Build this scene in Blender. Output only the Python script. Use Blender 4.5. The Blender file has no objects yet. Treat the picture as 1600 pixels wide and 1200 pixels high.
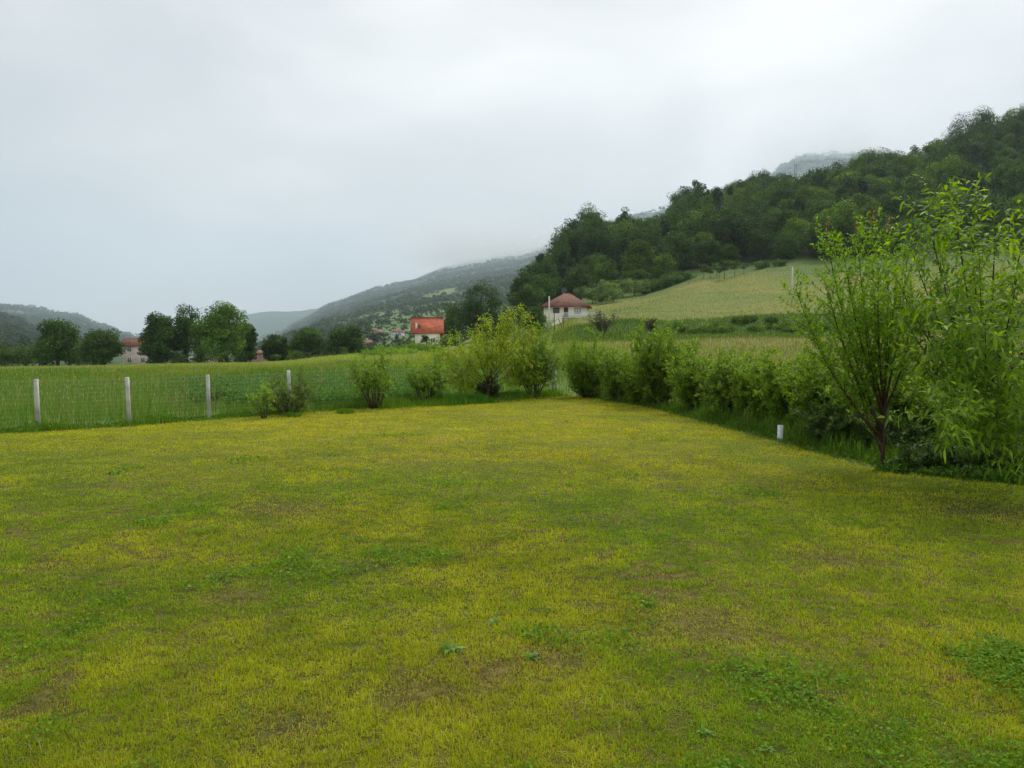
import bpy, math, random
import numpy as np
from math import radians, sin, cos, pi, tan, atan2, hypot, sqrt

# ------------------------------------------------------------------ scene, camera, sky, sun, exposure
S = bpy.context.scene
COL = S.collection
PITCH = math.atan(55 / 1200)
cam_d = bpy.data.cameras.new('camera')
cam_d.lens = 27.0
cam_d.sensor_width = 36.0
cam_d.clip_start = 0.05
cam_d.clip_end = 20000
cam = bpy.data.objects.new('camera', cam_d)
COL.objects.link(cam)
cam.location = (0, 0, 2.0)
cam.rotation_euler = (pi / 2 - PITCH, 0, 0)
S.camera = cam

SUN_EL, SUN_AZ = radians(52), radians(35)      # azimuth from +Y towards +X
w = bpy.data.worlds.new("World")
S.world = w
w.use_nodes = True
nt = w.node_tree
for n in list(nt.nodes):
    nt.nodes.remove(n)
wo = nt.nodes.new('ShaderNodeOutputWorld')
bg = nt.nodes.new('ShaderNodeBackground')
bg.inputs['Strength'].default_value = 0.10
sky = nt.nodes.new('ShaderNodeTexSky')
sky.sky_type = 'NISHITA'
sky.sun_disc = False
sky.sun_elevation = SUN_EL
sky.sun_rotation = SUN_AZ
tc = nt.nodes.new('ShaderNodeTexCoord')
mp = nt.nodes.new('ShaderNodeMapping')
mp.inputs['Scale'].default_value = (1.0, 1.0, 2.2)
n1 = nt.nodes.new('ShaderNodeTexNoise')
n1.inputs['Scale'].default_value = 2.3
n1.inputs['Detail'].default_value = 7.0
n1.inputs['Roughness'].default_value = 0.45
n1.inputs['Distortion'].default_value = 0.35
sep = nt.nodes.new('ShaderNodeSeparateXYZ')
# overcast brightness: up = brighter, to the right (sun side) = brighter
ml = nt.nodes.new('ShaderNodeMath'); ml.operation = 'MULTIPLY_ADD'
ml.inputs[1].default_value = 0.36; ml.inputs[2].default_value = -0.10
mz = nt.nodes.new('ShaderNodeMath'); mz.operation = 'MULTIPLY_ADD'
mz.inputs[1].default_value = 0.30
mn = nt.nodes.new('ShaderNodeMath'); mn.operation = 'MULTIPLY_ADD'
mn.inputs[1].default_value = 1.45
cr = nt.nodes.new('ShaderNodeValToRGB')
cr.color_ramp.elements[0].position = 0.40
cr.color_ramp.elements[0].color = (4.15, 4.3, 4.42, 1)
cr.color_ramp.elements[1].position = 1.15 if False else 1.0
cr.color_ramp.elements[1].color = (6.7, 6.68, 6.62, 1)
e = cr.color_ramp.elements.new(0.68); e.color = (5.1, 5.15, 5.18, 1)
mixs = nt.nodes.new('ShaderNodeMix'); mixs.data_type = 'RGBA'
mixs.inputs[0].default_value = 0.97
L = nt.links.new
L(tc.outputs['Generated'], mp.inputs['Vector']); L(mp.outputs[0], n1.inputs['Vector'])
L(tc.outputs['Generated'], sep.inputs[0])
L(sep.outputs['X'], ml.inputs[0])
L(sep.outputs['Z'], mz.inputs[0]); L(ml.outputs[0], mz.inputs[2])
L(n1.outputs[0], mn.inputs[0]); L(mz.outputs[0], mn.inputs[2])
L(mn.outputs[0], cr.inputs[0])
L(sky.outputs[0], mixs.inputs[6]); L(cr.outputs[0], mixs.inputs[7])
L(mixs.outputs[2], bg.inputs[0]); L(bg.outputs[0], wo.inputs[0])

sd = bpy.data.lights.new('sun', 'SUN')
sd.energy = 1.5
sd.angle = radians(20)
sd.color = (1.0, 0.965, 0.9)
so = bpy.data.objects.new('sun', sd)
COL.objects.link(so)
so.rotation_euler = (pi / 2 - SUN_EL, 0, -SUN_AZ + pi)   # lamp points down from azimuth SUN_AZ
so.location = (60, 80, 120)

S.view_settings.view_transform = 'Standard'
S.view_settings.look = 'None'
S.view_settings.gamma = 1.0
S.view_settings.exposure = 0.82
S.render.engine = 'CYCLES'
S.cycles.use_denoising = True
try:
    S.cycles.denoiser = 'OPENIMAGEDENOISE'
    S.cycles.denoising_input_passes = 'RGB_ALBEDO_NORMAL'
except Exception:
    pass
S.cycles.max_bounces = 6
S.cycles.diffuse_bounces = 3
S.cycles.transmission_bounces = 3
S.cycles.volume_bounces = 2
S.cycles.use_adaptive_sampling = False

# ------------------------------------------------------------------ helpers
R = np.random.default_rng(7)
random.seed(7)


def W(px, py, d):
    """photo pixel (1600x1200) at depth d (metres along +Y) -> world point"""
    u = (px - 800) / 1200; v = (600 - py) / 1200
    t = d / (cos(PITCH) + v * sin(PITCH))
    return (u * t, d, 2 + t * (v * cos(PITCH) - sin(PITCH)))


def zy(py, d):
    return 2 - (py - 545) * d / 1200


def tag(o, label=None, cat=None, group=None, kind=None):
    if label: o['label'] = label
    if cat: o['category'] = cat
    if group: o['group'] = group
    if kind: o['kind'] = kind
    return o


def empty(name, loc, rz=0, sc=1):
    o = bpy.data.objects.new(name, None)
    o.empty_display_size = 0.3
    COL.objects.link(o)
    o.location = loc
    o.rotation_euler = (0, 0, rz)
    o.scale = (sc, sc, sc)
    return o


def mesh(name, verts, faces, mat, cols=None, parent=None, smooth=False, link=True):
    """verts (n,3); faces: ndarray (m,3|4) or list of such arrays or list of lists"""
    me = bpy.data.meshes.new(name)
    verts = np.asarray(verts, dtype=np.float32)
    if isinstance(faces, np.ndarray):
        faces = [faces]
    if len(faces) and isinstance(faces[0], np.ndarray):
        faces = [f for f in faces if len(f)]
        loops = np.concatenate([f.reshape(-1) for f in faces]).astype(np.int32)
        counts = np.concatenate([np.full(len(f), f.shape[1], dtype=np.int32) for f in faces])
    else:
        loops = np.array([i for f in faces for i in f], dtype=np.int32)
        counts = np.array([len(f) for f in faces], dtype=np.int32)
    me.vertices.add(len(verts)); me.vertices.foreach_set('co', verts.ravel())
    me.loops.add(len(loops)); me.loops.foreach_set('vertex_index', loops)
    me.polygons.add(len(counts))
    st = np.zeros(len(counts), dtype=np.int32); st[1:] = np.cumsum(counts)[:-1]
    me.polygons.foreach_set('loop_start', st)
    me.polygons.foreach_set('loop_total', counts)
    if smooth:
        me.polygons.foreach_set('use_smooth', np.ones(len(counts), dtype=bool))
    me.update(calc_edges=True)
    if cols is not None:
        a = me.color_attributes.new('Col', 'FLOAT_COLOR', 'POINT')
        c = np.ones((len(verts), 4), dtype=np.float32); c[:, :3] = cols
        a.data.foreach_set('color', c.ravel())
    me.materials.append(mat)
    if not link:
        return me
    o = bpy.data.objects.new(name, me)
    COL.objects.link(o)
    if parent is not None:
        o.parent = parent
    return o


class MB:
    """collects boxes, prisms and tubes into one mesh"""
    def __init__(s): s.v = []; s.f = []
    def add(s, vs, fs):
        b = len(s.v); s.v += [tuple(p) for p in vs]; s.f += [[i + b for i in f] for f in fs]; return s
    def box(s, x0, x1, y0, y1, z0, z1):
        v = [(x, y, z) for z in (z0, z1) for y in (y0, y1) for x in (x0, x1)]
        return s.add(v, [[0, 2, 3, 1], [4, 5, 7, 6], [0, 1, 5, 4], [2, 6, 7, 3], [0, 4, 6, 2], [1, 3, 7, 5]])
    def tube(s, pts, rads, k=8):
        P = np.array(pts, float)
        if np.isscalar(rads): rads = [rads] * len(P)
        rings = []
        for i, p in enumerate(P):
            t = P[min(i + 1, len(P) - 1)] - P[max(i - 1, 0)]
            t /= np.linalg.norm(t) + 1e-9
            a = np.cross(t, (0, 0, 1)) if abs(t[2]) < .95 else np.cross(t, (1, 0, 0))
            a /= np.linalg.norm(a); b = np.cross(t, a)
            rings.append([tuple(p + rads[i] * (cos(2 * pi * j / k) * a + sin(2 * pi * j / k) * b)) for j in range(k)])
        v = [q for r in rings for q in r]; f = []
        for i in range(len(P) - 1):
            for j in range(k):
                f.append([i * k + j, i * k + (j + 1) % k, (i + 1) * k + (j + 1) % k, (i + 1) * k + j])
        f.append(list(range(k))[::-1]); f.append([(len(P) - 1) * k + j for j in range(k)])
        return s.add(v, f)
    def build(s, name, mat, parent=None, smooth=False):
        return mesh(name, s.v, s.f, mat, None, parent, smooth)


# value noise -----------------------------------------------------------------
_T = np.random.default_rng(3).random((256, 256))
def vnoise(x, y):
    xi = np.floor(x).astype(int); yi = np.floor(y).astype(int)
    fx = x - xi; fy = y - yi
    fx = fx * fx * (3 - 2 * fx); fy = fy * fy * (3 - 2 * fy)
    g = lambda a, b: _T[a & 255, b & 255]
    return (g(xi, yi) * (1 - fx) + g(xi + 1, yi) * fx) * (1 - fy) + (g(xi, yi + 1) * (1 - fx) + g(xi + 1, yi + 1) * fx) * fy
def fbm(x, y, o=4):
    x = np.asarray(x, float); y = np.asarray(y, float)
    t = 0; a = .5; n = 0
    for i in range(o):
        t = t + a * vnoise(x * 2 ** i + 17.3 * i, y * 2 ** i + 5.1 * i); n += a; a *= .5
    return t / n
def sst(a, b, x):
    t = np.clip((x - a) / (b - a), 0, 1); return t * t * (3 - 2 * t)


# materials --------------------------------------------------------------------
def newmat(name):
    m = bpy.data.materials.new(name); m.use_nodes = True
    nt = m.node_tree; b = nt.nodes['Principled BSDF']
    return m, nt, b

def leaf_mat(name, tint=(1, 1, 1), trans=0.35, rough=.45, spec=.35, objvar=0.25):
    m, nt, b = newmat(name)
    at = nt.nodes.new('ShaderNodeAttribute'); at.attribute_name = 'Col'
    oi = nt.nodes.new('ShaderNodeObjectInfo')
    hs = nt.nodes.new('ShaderNodeHueSaturation')
    mr = nt.nodes.new('ShaderNodeMapRange')
    mr.inputs[3].default_value = 1 - objvar; mr.inputs[4].default_value = 1 + objvar
    nt.links.new(oi.outputs['Random'], mr.inputs[0]); nt.links.new(mr.outputs[0], hs.inputs['Value'])
    mm = nt.nodes.new('ShaderNodeMix'); mm.data_type = 'RGBA'; mm.blend_type = 'MULTIPLY'
    mm.inputs[0].default_value = 1; mm.inputs[7].default_value = (*tint, 1)
    nt.links.new(at.outputs['Color'], mm.inputs[6]); nt.links.new(mm.outputs[2], hs.inputs['Color'])
    nt.links.new(hs.outputs[0], b.inputs['Base Color'])
    b.inputs['Roughness'].default_value = rough
    b.inputs['Specular IOR Level'].default_value = spec
    tr = nt.nodes.new('ShaderNodeBsdfTranslucent')
    h2 = nt.nodes.new('ShaderNodeHueSaturation'); h2.inputs['Hue'].default_value = .49
    h2.inputs['Saturation'].default_value = 1.1; h2.inputs['Value'].default_value = 1.3
    nt.links.new(hs.outputs[0], h2.inputs['Color']); nt.links.new(h2.outputs[0], tr.inputs[0])
    mx = nt.nodes.new('ShaderNodeMixShader'); mx.inputs[0].default_value = trans
    nt.links.new(b.outputs[0], mx.inputs[1]); nt.links.new(tr.outputs[0], mx.inputs[2])
    nt.links.new(mx.outputs[0], nt.nodes['Material Output'].inputs[0])
    return m

def noise_mat(name, c1, c2, scale=3, rough=.9, bump=0, detail=5, spec=.2, coords='Object', attr=False, stretch=None):
    m, nt, b = newmat(name)
    tcn = nt.nodes.new('ShaderNodeTexCoord')
    nz = nt.nodes.new('ShaderNodeTexNoise'); nz.inputs['Scale'].default_value = scale; nz.inputs['Detail'].default_value = detail
    if stretch:
        mpn = nt.nodes.new('ShaderNodeMapping'); mpn.inputs['Scale'].default_value = stretch
        nt.links.new(tcn.outputs[coords], mpn.inputs[0]); nt.links.new(mpn.outputs[0], nz.inputs['Vector'])
    else:
        nt.links.new(tcn.outputs[coords], nz.inputs['Vector'])
    rp = nt.nodes.new('ShaderNodeValToRGB')
    rp.color_ramp.elements[0].position = .3; rp.color_ramp.elements[0].color = (*c1, 1)
    rp.color_ramp.elements[1].position = .7; rp.color_ramp.elements[1].color = (*c2, 1)
    nt.links.new(nz.outputs[0], rp.inputs[0])
    out = rp.outputs[0]
    if attr:
        at = nt.nodes.new('ShaderNodeAttribute'); at.attribute_name = 'Col'
        mm = nt.nodes.new('ShaderNodeMix'); mm.data_type = 'RGBA'; mm.blend_type = 'MULTIPLY'; mm.inputs[0].default_value = 1
        nt.links.new(at.outputs['Color'], mm.inputs[6]); nt.links.new(out, mm.inputs[7]); out = mm.outputs[2]
    nt.links.new(out, b.inputs['Base Color'])
    b.inputs['Roughness'].default_value = rough; b.inputs['Specular IOR Level'].default_value = spec
    if bump:
        bp = nt.nodes.new('ShaderNodeBump'); bp.inputs['Distance'].default_value = bump
        nt.links.new(nz.outputs[0], bp.inputs['Height']); nt.links.new(bp.outputs[0], b.inputs['Normal'])
    return m

def tile_mat(name, c1, c2, sx=1.0):
    """roof tiles: courses and columns with weathering noise, uses object space along X and slope Z"""
    m, nt, b = newmat(name)
    tcn = nt.nodes.new('ShaderNodeTexCoord')
    br = nt.nodes.new('ShaderNodeTexBrick')
    br.inputs['Scale'].default_value = 1.0; br.inputs['Mortar Size'].default_value = .02
    br.inputs['Brick Width'].default_value = .28 * sx; br.inputs['Row Height'].default_value = .22 * sx
    br.inputs['Color1'].default_value = (*c1, 1); br.inputs['Color2'].default_value = (*c2, 1)
    br.inputs['Mortar'].default_value = tuple(.45 * x for x in c1) + (1,)
    mpn = nt.nodes.new('ShaderNodeMapping'); mpn.inputs['Rotation'].default_value = (pi / 2, 0, 0)
    nt.links.new(tcn.outputs['Object'], mpn.inputs[0]); nt.links.new(mpn.outputs[0], br.inputs[0])
    nz = nt.nodes.new('ShaderNodeTexNoise'); nz.inputs['Scale'].default_value = .9; nz.inputs['Detail'].default_value = 6
    nt.links.new(tcn.outputs['Object'], nz.inputs['Vector'])
    mr = nt.nodes.new('ShaderNodeMapRange'); mr.inputs[1].default_value = .3; mr.inputs[2].default_value = .7
    mr.inputs[3].default_value = .55; mr.inputs[4].default_value = 1.25
    nt.links.new(nz.outputs[0], mr.inputs[0])
    mm = nt.nodes.new('ShaderNodeVectorMath'); mm.operation = 'SCALE'
    nt.links.new(br.outputs[0], mm.inputs[0]); nt.links.new(mr.outputs[0], mm.inputs['Scale'])
    nt.links.new(mm.outputs[0], b.inputs['Base Color']); b.inputs['Roughness'].default_value = .85
    return m

M_ground = noise_mat('ground_mat', (.5, .5, .48), (1.4, 1.4, 1.35), 9, .95, .03, 9, attr=True)
M_hill = noise_mat('hill_mat', (.6, .62, .6), (1.3, 1.28, 1.2), .03, .95, 0, 8, attr=True)
M_grass = leaf_mat('grass_blades', trans=.35, rough=.7, spec=.05, objvar=0)
M_leaf = leaf_mat('broad_leaves', trans=.3, rough=.6, spec=.12, objvar=.32)
M_leafn = leaf_mat('fruit_leaves', trans=.5, rough=.5, spec=.22, objvar=.05)
M_far = leaf_mat('far_leaves', trans=.2, rough=.7, spec=.1, objvar=.3)
M_bark = noise_mat('bark', (.05, .038, .028), (.14, .115, .09), 14, .9, .01, stretch=(1, 1, .3))
M_barkred = noise_mat('young_bark', (.055, .03, .022), (.13, .085, .06), 20, .7, .004, stretch=(1, 1, .3))
M_conc = noise_mat('concrete_post', (.36, .35, .32), (.68, .67, .62), 3.5, .9, .004)
M_pole = noise_mat('pole_concrete', (.45, .45, .43), (.62, .62, .6), 2, .9)
M_woodpole = noise_mat('pole_wood', (.06, .045, .035), (.12, .09, .07), 5, .9)
M_wire, _nt, _b = newmat('galvanised_wire'); _b.inputs['Base Color'].default_value = (.3, .32, .32, 1); _b.inputs['Metallic'].default_value = .6; _b.inputs['Roughness'].default_value = .5
M_pvc = noise_mat('grey_plastic', (.5, .55, .58), (.62, .66, .68), 12, .4, 0, spec=.5)
M_cream = noise_mat('cream_render', (.74, .68, .50), (.86, .81, .64), .9, .9)
M_white = noise_mat('white_render', (.62, .62, .6), (.8, .8, .78), .8, .85)
M_pink = noise_mat('pinkish_render', (.42, .33, .31), (.62, .52, .48), .9, .9)
M_brick = noise_mat('raw_brick', (.30, .16, .12), (.45, .30, .24), 1.5, .9)
M_roofred = tile_mat('orange_tiles', (.42, .085, .03), (.5, .12, .045))
M_roofold = tile_mat('old_red_tiles', (.22, .065, .035), (.16, .08, .052))
M_roofdark = tile_mat('dull_tiles', (.2, .085, .07), (.26, .12, .09), 2)
M_glass, _nt, _b = newmat('window_glass'); _b.inputs['Base Color'].default_value = (.10, .12, .14, 1); _b.inputs['Roughness'].default_value = .15
M_curtain = noise_mat('curtain', (.5, .52, .5), (.7, .7, .68), 3, .8)
M_brown = noise_mat('brown_wood', (.07, .03, .02), (.13, .06, .04), 4, .6)
M_darkwall = noise_mat('brown_boards', (.10, .05, .035), (.16, .08, .06), 3, .8)
M_steel = noise_mat('mast_steel', (.12, .13, .14), (.2, .2, .2), 3, .6)
M_soil = noise_mat('soil', (.05, .035, .025), (.12, .09, .06), 4, 1, .03)

# ------------------------------------------------------------------ terrain
GPOLY = np.array([(-60, -29), (-12.2, 18.35), (-8.7, 21.9), (-6.9, 24.0), (-2.9, 28.6), (1.8, 33.8), (2.9, 32.6), (3.9, 29.5), (4.9, 26),
                  (5.35, 21), (5.8, 17), (5.85, 14.6), (6.25, 13.0), (7.0, 12.2), (8.2, 11.75), (13, 11.4), (13, -29)], float)

def seg_dist(x, y, P, closed=True):
    best = np.full(np.shape(x), 1e9)
    n = len(P)
    for i in range(n if closed else n - 1):
        a = P[i]; b = P[(i + 1) % n]
        d = b - a; t = np.clip(((x - a[0]) * d[0] + (y - a[1]) * d[1]) / (d @ d), 0, 1)
        best = np.minimum(best, np.hypot(x - a[0] - t * d[0], y - a[1] - t * d[1]))
    return best
def inside(x, y, P):
    r = np.zeros(np.shape(x), bool); n = len(P)
    for i in range(n):
        x1, y1 = P[i]; x2, y2 = P[(i + 1) % n]
        c = ((y1 > y) != (y2 > y)) & (x < (x2 - x1) * (y - y1) / ((y2 - y1) + 1e-12) + x1)
        r ^= c
    return r
def outdist(x, y):
    """signed: >0 outside the mown lawn"""
    d = seg_dist(x, y, GPOLY)
    return np.where(inside(x, y, GPOLY), -d, d)

TS = np.array([-600, 0, 400, 560, 680, 780, 850, 900, 1000, 1100, 1250, 1400, 1600, 2200], float)
TD = np.array([0, 12, 36, 60, 85, 110, 119, 150, 190, 230, 300, 400, 460, 700, 1500, 7000], float)
TZ = np.array([
    [0, 0, 0, -.3, -.6, -1.1, -1.25, -2, -3, -4, -5, -6, -6, -6, -6, -6],
    [0, 0, 0, -.3, -.6, -1.1, -1.25, -2, -3, -4, -5, -6, -6, -6, -6, -6],
    [0, 0, 0, -.1, -.3, -.5, -.6, -1.1, -1.9, -3, -5, -6, -6, -6, -6, -6],
    [0, 0, 0, .1, .25, .35, .45, .6, .7, 0, -3, -5, -6, -6, -6, -6],
    [0, 0, .05, .25, .5, .8, .9, 1.4, 2.3, 2.5, 0, -3, -5, -6, -6, -6],
    [0, 0, .15, .4, .9, 1.4, 1.6, 2.4, 3.8, 6, 11, 8, 0, -6, -6, -6],
    [0, 0, .25, .6, 1.5, 2.6, 3.3, 4.9, 9, 15, 26, 25, 15, 0, -6, -6],
    [0, .1, .4, .8, 1.9, 3.5, 4.9, 7.2, 11.6, 18, 38, 46, 40, 20, -6, -6],
    [0, .3, .45, .8, 1.9, 3.8, 5.7, 8.9, 13.4, 18.7, 35, 51, 49, 30, 0, -6],
    [0, .4, .5, .8, 2.0, 4.0, 6.0, 9.3, 15.8, 24, 44, 70, 74, 60, 0, -6],
    [0, .4, .5, .9, 2.1, 4.3, 6.5, 10.8, 17.8, 27.5, 50, 78, 84, 74, 10, -6],
    [0, .4, .5, .9, 2.2, 4.8, 7, 12, 20, 29, 53, 90, 99, 89, 10, -6],
    [0, .4, .5, .9, 2.3, 5, 7.5, 13, 22, 30.7, 60, 107, 124, 120, 20, -6],
    [0, .4, .5, 1, 2.5, 5.5, 8, 14, 24, 34, 68, 122, 145, 150, 30, -6]], float)

def polar(x, y):
    x = np.asarray(x, float); y = np.asarray(y, float)
    u = np.where(y > .01, x / np.maximum(y, .01), np.sign(x) * 1e3)
    uc = np.clip(u, -1.1666, 1.1666)
    q = np.hypot(x, y) / np.sqrt(1 + uc * uc)
    return 800 + 1200 * uc, q

def tableZ(s, q, SS, DD, ZZ):
    i = np.clip(np.searchsorted(SS, s) - 1, 0, len(SS) - 2)
    j = np.clip(np.searchsorted(DD, q) - 1, 0, len(DD) - 2)
    a = np.clip((s - SS[i]) / (SS[i + 1] - SS[i]), 0, 1); b = np.clip((q - DD[j]) / (DD[j + 1] - DD[j]), 0, 1)
    a = a * .5 + .5 * a * a * (3 - 2 * a)
    return (ZZ[i, j] * (1 - a) + ZZ[i + 1, j] * a) * (1 - b) + (ZZ[i, j + 1] * (1 - a) + ZZ[i + 1, j + 1] * a) * b

def H(x, y):
    x = np.asarray(x, float); y = np.asarray(y, float)
    s, q = polar(x, y)
    wob = 14 * (fbm(s / 90, q * 0 + 3.3, 2) - .5)         # wobble of the terrace bank
    qq = np.where((q > 95) & (q < 140), q + wob * np.exp(-((q - 115) / 14) ** 2), q)
    z = tableZ(s, qq, TS, TD, TZ) + 1.5 * sst(270, 330, q) * sst(860, 900, s)
    z = z * sst(0, 2.0, outdist(x, y))
    ang = np.degrees(np.arctan2(np.abs(x), y))
    z = z * (1 - sst(75, 120, ang))
    amp = .05 * sst(30, 60, q) + .35 * sst(60, 130, q) * sst(500, 900, s) + 1.6 * sst(235, 330, q)
    z = z + amp * 2 * (fbm(x / 14 + 9, y / 14, 3) - .5) * (1 - sst(100, 130, ang))
    z = z + .05 * (fbm(x / 2.2, y / 2.2, 3) - .5)
    return z

def forest_edge(s):
    return np.interp(s, [780, 850, 900, 1000, 1090, 1280, 1600, 2200], [236, 218, 222, 231, 239, 233, 230, 232])

def lerp3(a, b, t):
    t = np.asarray(t)[..., None]; return np.array(a) * (1 - t) + np.array(b) * t

def ground_col(x, y):
    s, q = polar(x, y)
    n = fbm(x / 1.7, y / 1.7, 4); nb = fbm(x / 22 + 4, y / 22, 3)
    dy = sst(8, 20, y); c = lerp3((.065, .075, .010), (.11, .09, .02), sst(.3, .7, n)) * (1 - dy[..., None]) + lerp3((.13, .13, .015), (.19, .165, .025), sst(.3, .7, n)) * dy[..., None]                    # lawn thatch
    out = outdist(x, y) > 0
    mead = lerp3((.11, .19, .028), (.17, .22, .045), sst(.3, .7, nb * .5 + n * .5))
    far = sst(50, 130, q)[..., None]
    straw = lerp3((.16, .22, .045), (.22, .24, .07), sst(.35, .65, nb))
    mead = mead * (1 - far) + straw * far
    # right lower meadow, pale straw
    r = (sst(860, 960, s) * sst(50, 62, q))[..., None]
    mead = mead * (1 - r) + lerp3((.24, .22, .085), (.20, .20, .065), sst(.35, .7, nb)) * r
    # terrace bank: lush green
    bk = (sst(860, 900, s) * sst(98, 106, q + 4 * n) * (1 - sst(121, 129, q + 6 * n)))[..., None]
    mead = mead * (1 - bk) + lerp3((.045, .09, .02), (.09, .15, .03), n) * bk
    # upper field, dry grass with green streaks
    up = (sst(860, 900, s) * sst(122, 130, q + 6 * n))[..., None]
    st = fbm(s / 60 + q / 13, q / 7, 3)
    mead = mead * (1 - up) + lerp3((.20, .195, .045), (.14, .178, .037), sst(.32, .62, st * .6 + nb * .4)) * up
    # greener ground near the wood
    fe = forest_edge(s)
    g = (sst(-42, -12, q - fe + 30 * (nb - .5)) * sst(820, 880, s))[..., None]
    mead = mead * (1 - g) + lerp3((.075, .125, .03), (.12, .17, .04), n) * g
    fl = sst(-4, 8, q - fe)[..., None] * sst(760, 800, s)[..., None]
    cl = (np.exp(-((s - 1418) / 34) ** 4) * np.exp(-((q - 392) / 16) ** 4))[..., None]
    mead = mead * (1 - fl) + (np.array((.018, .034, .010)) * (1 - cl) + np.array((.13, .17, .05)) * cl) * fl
    # garden plot beyond the fence
    pl = (sst(250, 290, s + 25 * n) * (1 - sst(640, 700, s)) * sst(24.5, 26.5, q) * (1 - sst(44, 50, q)))[..., None]
    mead = mead * (1 - pl) + lerp3((.06, .045, .03), (.06, .10, .025), sst(.25, .6, n) * sst(280, 360, s)) * pl
    # valley floor
    v = (sst(175, 200, q) * (1 - sst(560, 640, s)))[..., None]
    mead = mead * (1 - v) + np.array((.05, .085, .025)) * v
    return np.where(out[..., None], mead, c)

def make_ground():
    a1 = np.radians(np.concatenate([np.arange(-180, -50, 4.0), np.arange(-50, -37, .8), np.arange(-37, 37.01, .18), np.arange(37.8, 50, .8), np.arange(50, 180, 4.0)]))
    rr = [0.6]
    while rr[-1] < 10000:
        x = rr[-1]
        rr.append(x * (1.035 if x < 90 else 1.013 if x < 135 else 1.03 if x < 500 else 1.12))
    rr = np.array(rr)
    A, Rr = np.meshgrid(a1, rr)
    X = Rr * np.sin(A); Y = Rr * np.cos(A)
    Z = H(X, Y); C = ground_col(X, Y)
    na, nr = len(a1), len(rr)
    v = np.stack([X, Y, Z], -1).reshape(-1, 3); c = C.reshape(-1, 3)
    i = np.arange(nr - 1)[:, None] * na + np.arange(na)[None]
    j = np.arange(nr - 1)[:, None] * na + (np.arange(na)[None] + 1) % na
    f = np.stack([i, j, j + na, i + na], -1).reshape(-1, 4)
    # centre disc
    v = np.vstack([v, [[0, 0, H(0, 0)]]]); c = np.vstack([c, c[:1]])
    k = np.arange(na)
    f3 = np.stack([(k + 1) % na, k, np.full(na, len(v) - 1)], -1)
    o = mesh('ground', v, [f, f3], M_ground, c, smooth=True)
    return tag(o, kind='structure')
make_ground()

# far hills ---------------------------------------------------------------------
def hill(name, cols, D, dback, colfn, ns=180, nd=70):
    SS = np.array([c[0] for c in cols], float); DD = np.array(D, float)
    ZZ = np.array([[zy(p, d) for p, d in zip(c[1], D)] for c in cols])
    DD = np.append(DD, dback); ZZ = np.hstack([ZZ, ZZ[:, -1:] * 0 - 20])
    s = np.linspace(SS[0], SS[-1], ns)
    t = np.linspace(0, 1, nd); q = DD[0] * (DD[-1] / DD[0]) ** t
    Q, SG = np.meshgrid(q, s, indexing='ij')
    def zf(Sx, Qx):
        z = tableZ(Sx, Qx, SS, DD, ZZ)
        X = (Sx - 800) / 1200 * Qx
        return z + sst(DD[0], DD[1], Qx) * (1 - .5 * sst(DD[-2] * .6, DD[-2], Qx)) * Qx * .020 * (fbm(X / (DD[-2] * .055) + 3, Qx / (DD[-2] * .055), 4) - .5)
    X = (SG - 800) / 1200 * Q
    Z = zf(SG, Q)
    C = colfn(SG, Q, X)
    v = np.stack([X, Q, Z], -1).reshape(-1, 3)
    i = np.arange(nd - 1)[:, None] * ns + np.arange(ns - 1)[None]
    f = np.stack([i, i + 1, i + 1 + ns, i + ns], -1).reshape(-1, 4)
    o = mesh(name, v, f, M_hill, C.reshape(-1, 3), smooth=True)
    tag(o, kind='structure')
    return zf

DK = np.array((.030, .062, .020)); FLD = np.array((.11, .165, .052))
def fieldA(S_, Q_, X_):
    """1 = open field, 0 = wood"""
    n = fbm(X_ / 70 + 2, Q_ / 140 + 8, 3)
    low = (1 - sst(1500, 2600, Q_)) * sst(500, 560, S_)
    f = low * sst(.47, .56, n)
    f = np.maximum(f, np.exp(-((S_ - 690) / 38) ** 6) * np.exp(-((Q_ - 2150) / 450) ** 6))
    return f
zA = hill('hillside', [
    (390, [566, 558, 553, 549, 546, 544]), (430, [566, 552, 542, 534, 526, 521]), (470, [566, 546, 532, 515, 503, 499]),
    (520, [564, 538, 515, 495, 478, 474]), (600, [560, 528, 498, 472, 454, 449]), (640, [560, 522, 489, 462, 444, 440]),
    (700, [560, 520, 478, 449, 424, 416]), (740, [560, 518, 472, 442, 416, 406]), (800, [560, 516, 467, 434, 406, 394]),
    (870, [560, 512, 462, 424, 386, 384]), (1000, [550, 502, 442, 394, 337, 350]), (1120, [550, 500, 435, 380, 312, 340]),
    (1190, [550, 500, 430, 370, 290, 330]), (1215, [550, 500, 425, 360, 266, 320]), (1250, [550, 500, 425, 350, 250, 320]), (1300, [550, 500, 425, 350, 246, 320]),
    (1450, [550, 500, 420, 350, 250, 320]), (1800, [550, 500, 420, 350, 250, 320])],
    [420, 640, 1300, 3200, 6300, 9000], 10500,
    lambda s, q, x: DK * (1 - fieldA(s, q, x)[..., None]) + FLD * fieldA(s, q, x)[..., None] * (.7 + .6 * fbm(x / 20, q / 20, 2))[..., None])
zB = hill('left_hill', [(-500, [560, 480, 430]), (-200, [560, 490, 452]), (0, [562, 500, 476]), (60, [562, 505, 481]), (90, [562, 510, 489]), (120, [562, 514, 492]),
                        (160, [562, 528, 509]), (200, [562, 540, 523]), (225, [562, 545, 528]), (260, [562, 552, 540]), (320, [562, 560, 556])],
          [1500, 3400, 6000], 7500, lambda s, q, x: DK[None, None] * (1 + 1.2 * sst(.5, .62, fbm(x / 120, q / 120, 3)))[..., None])
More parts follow.
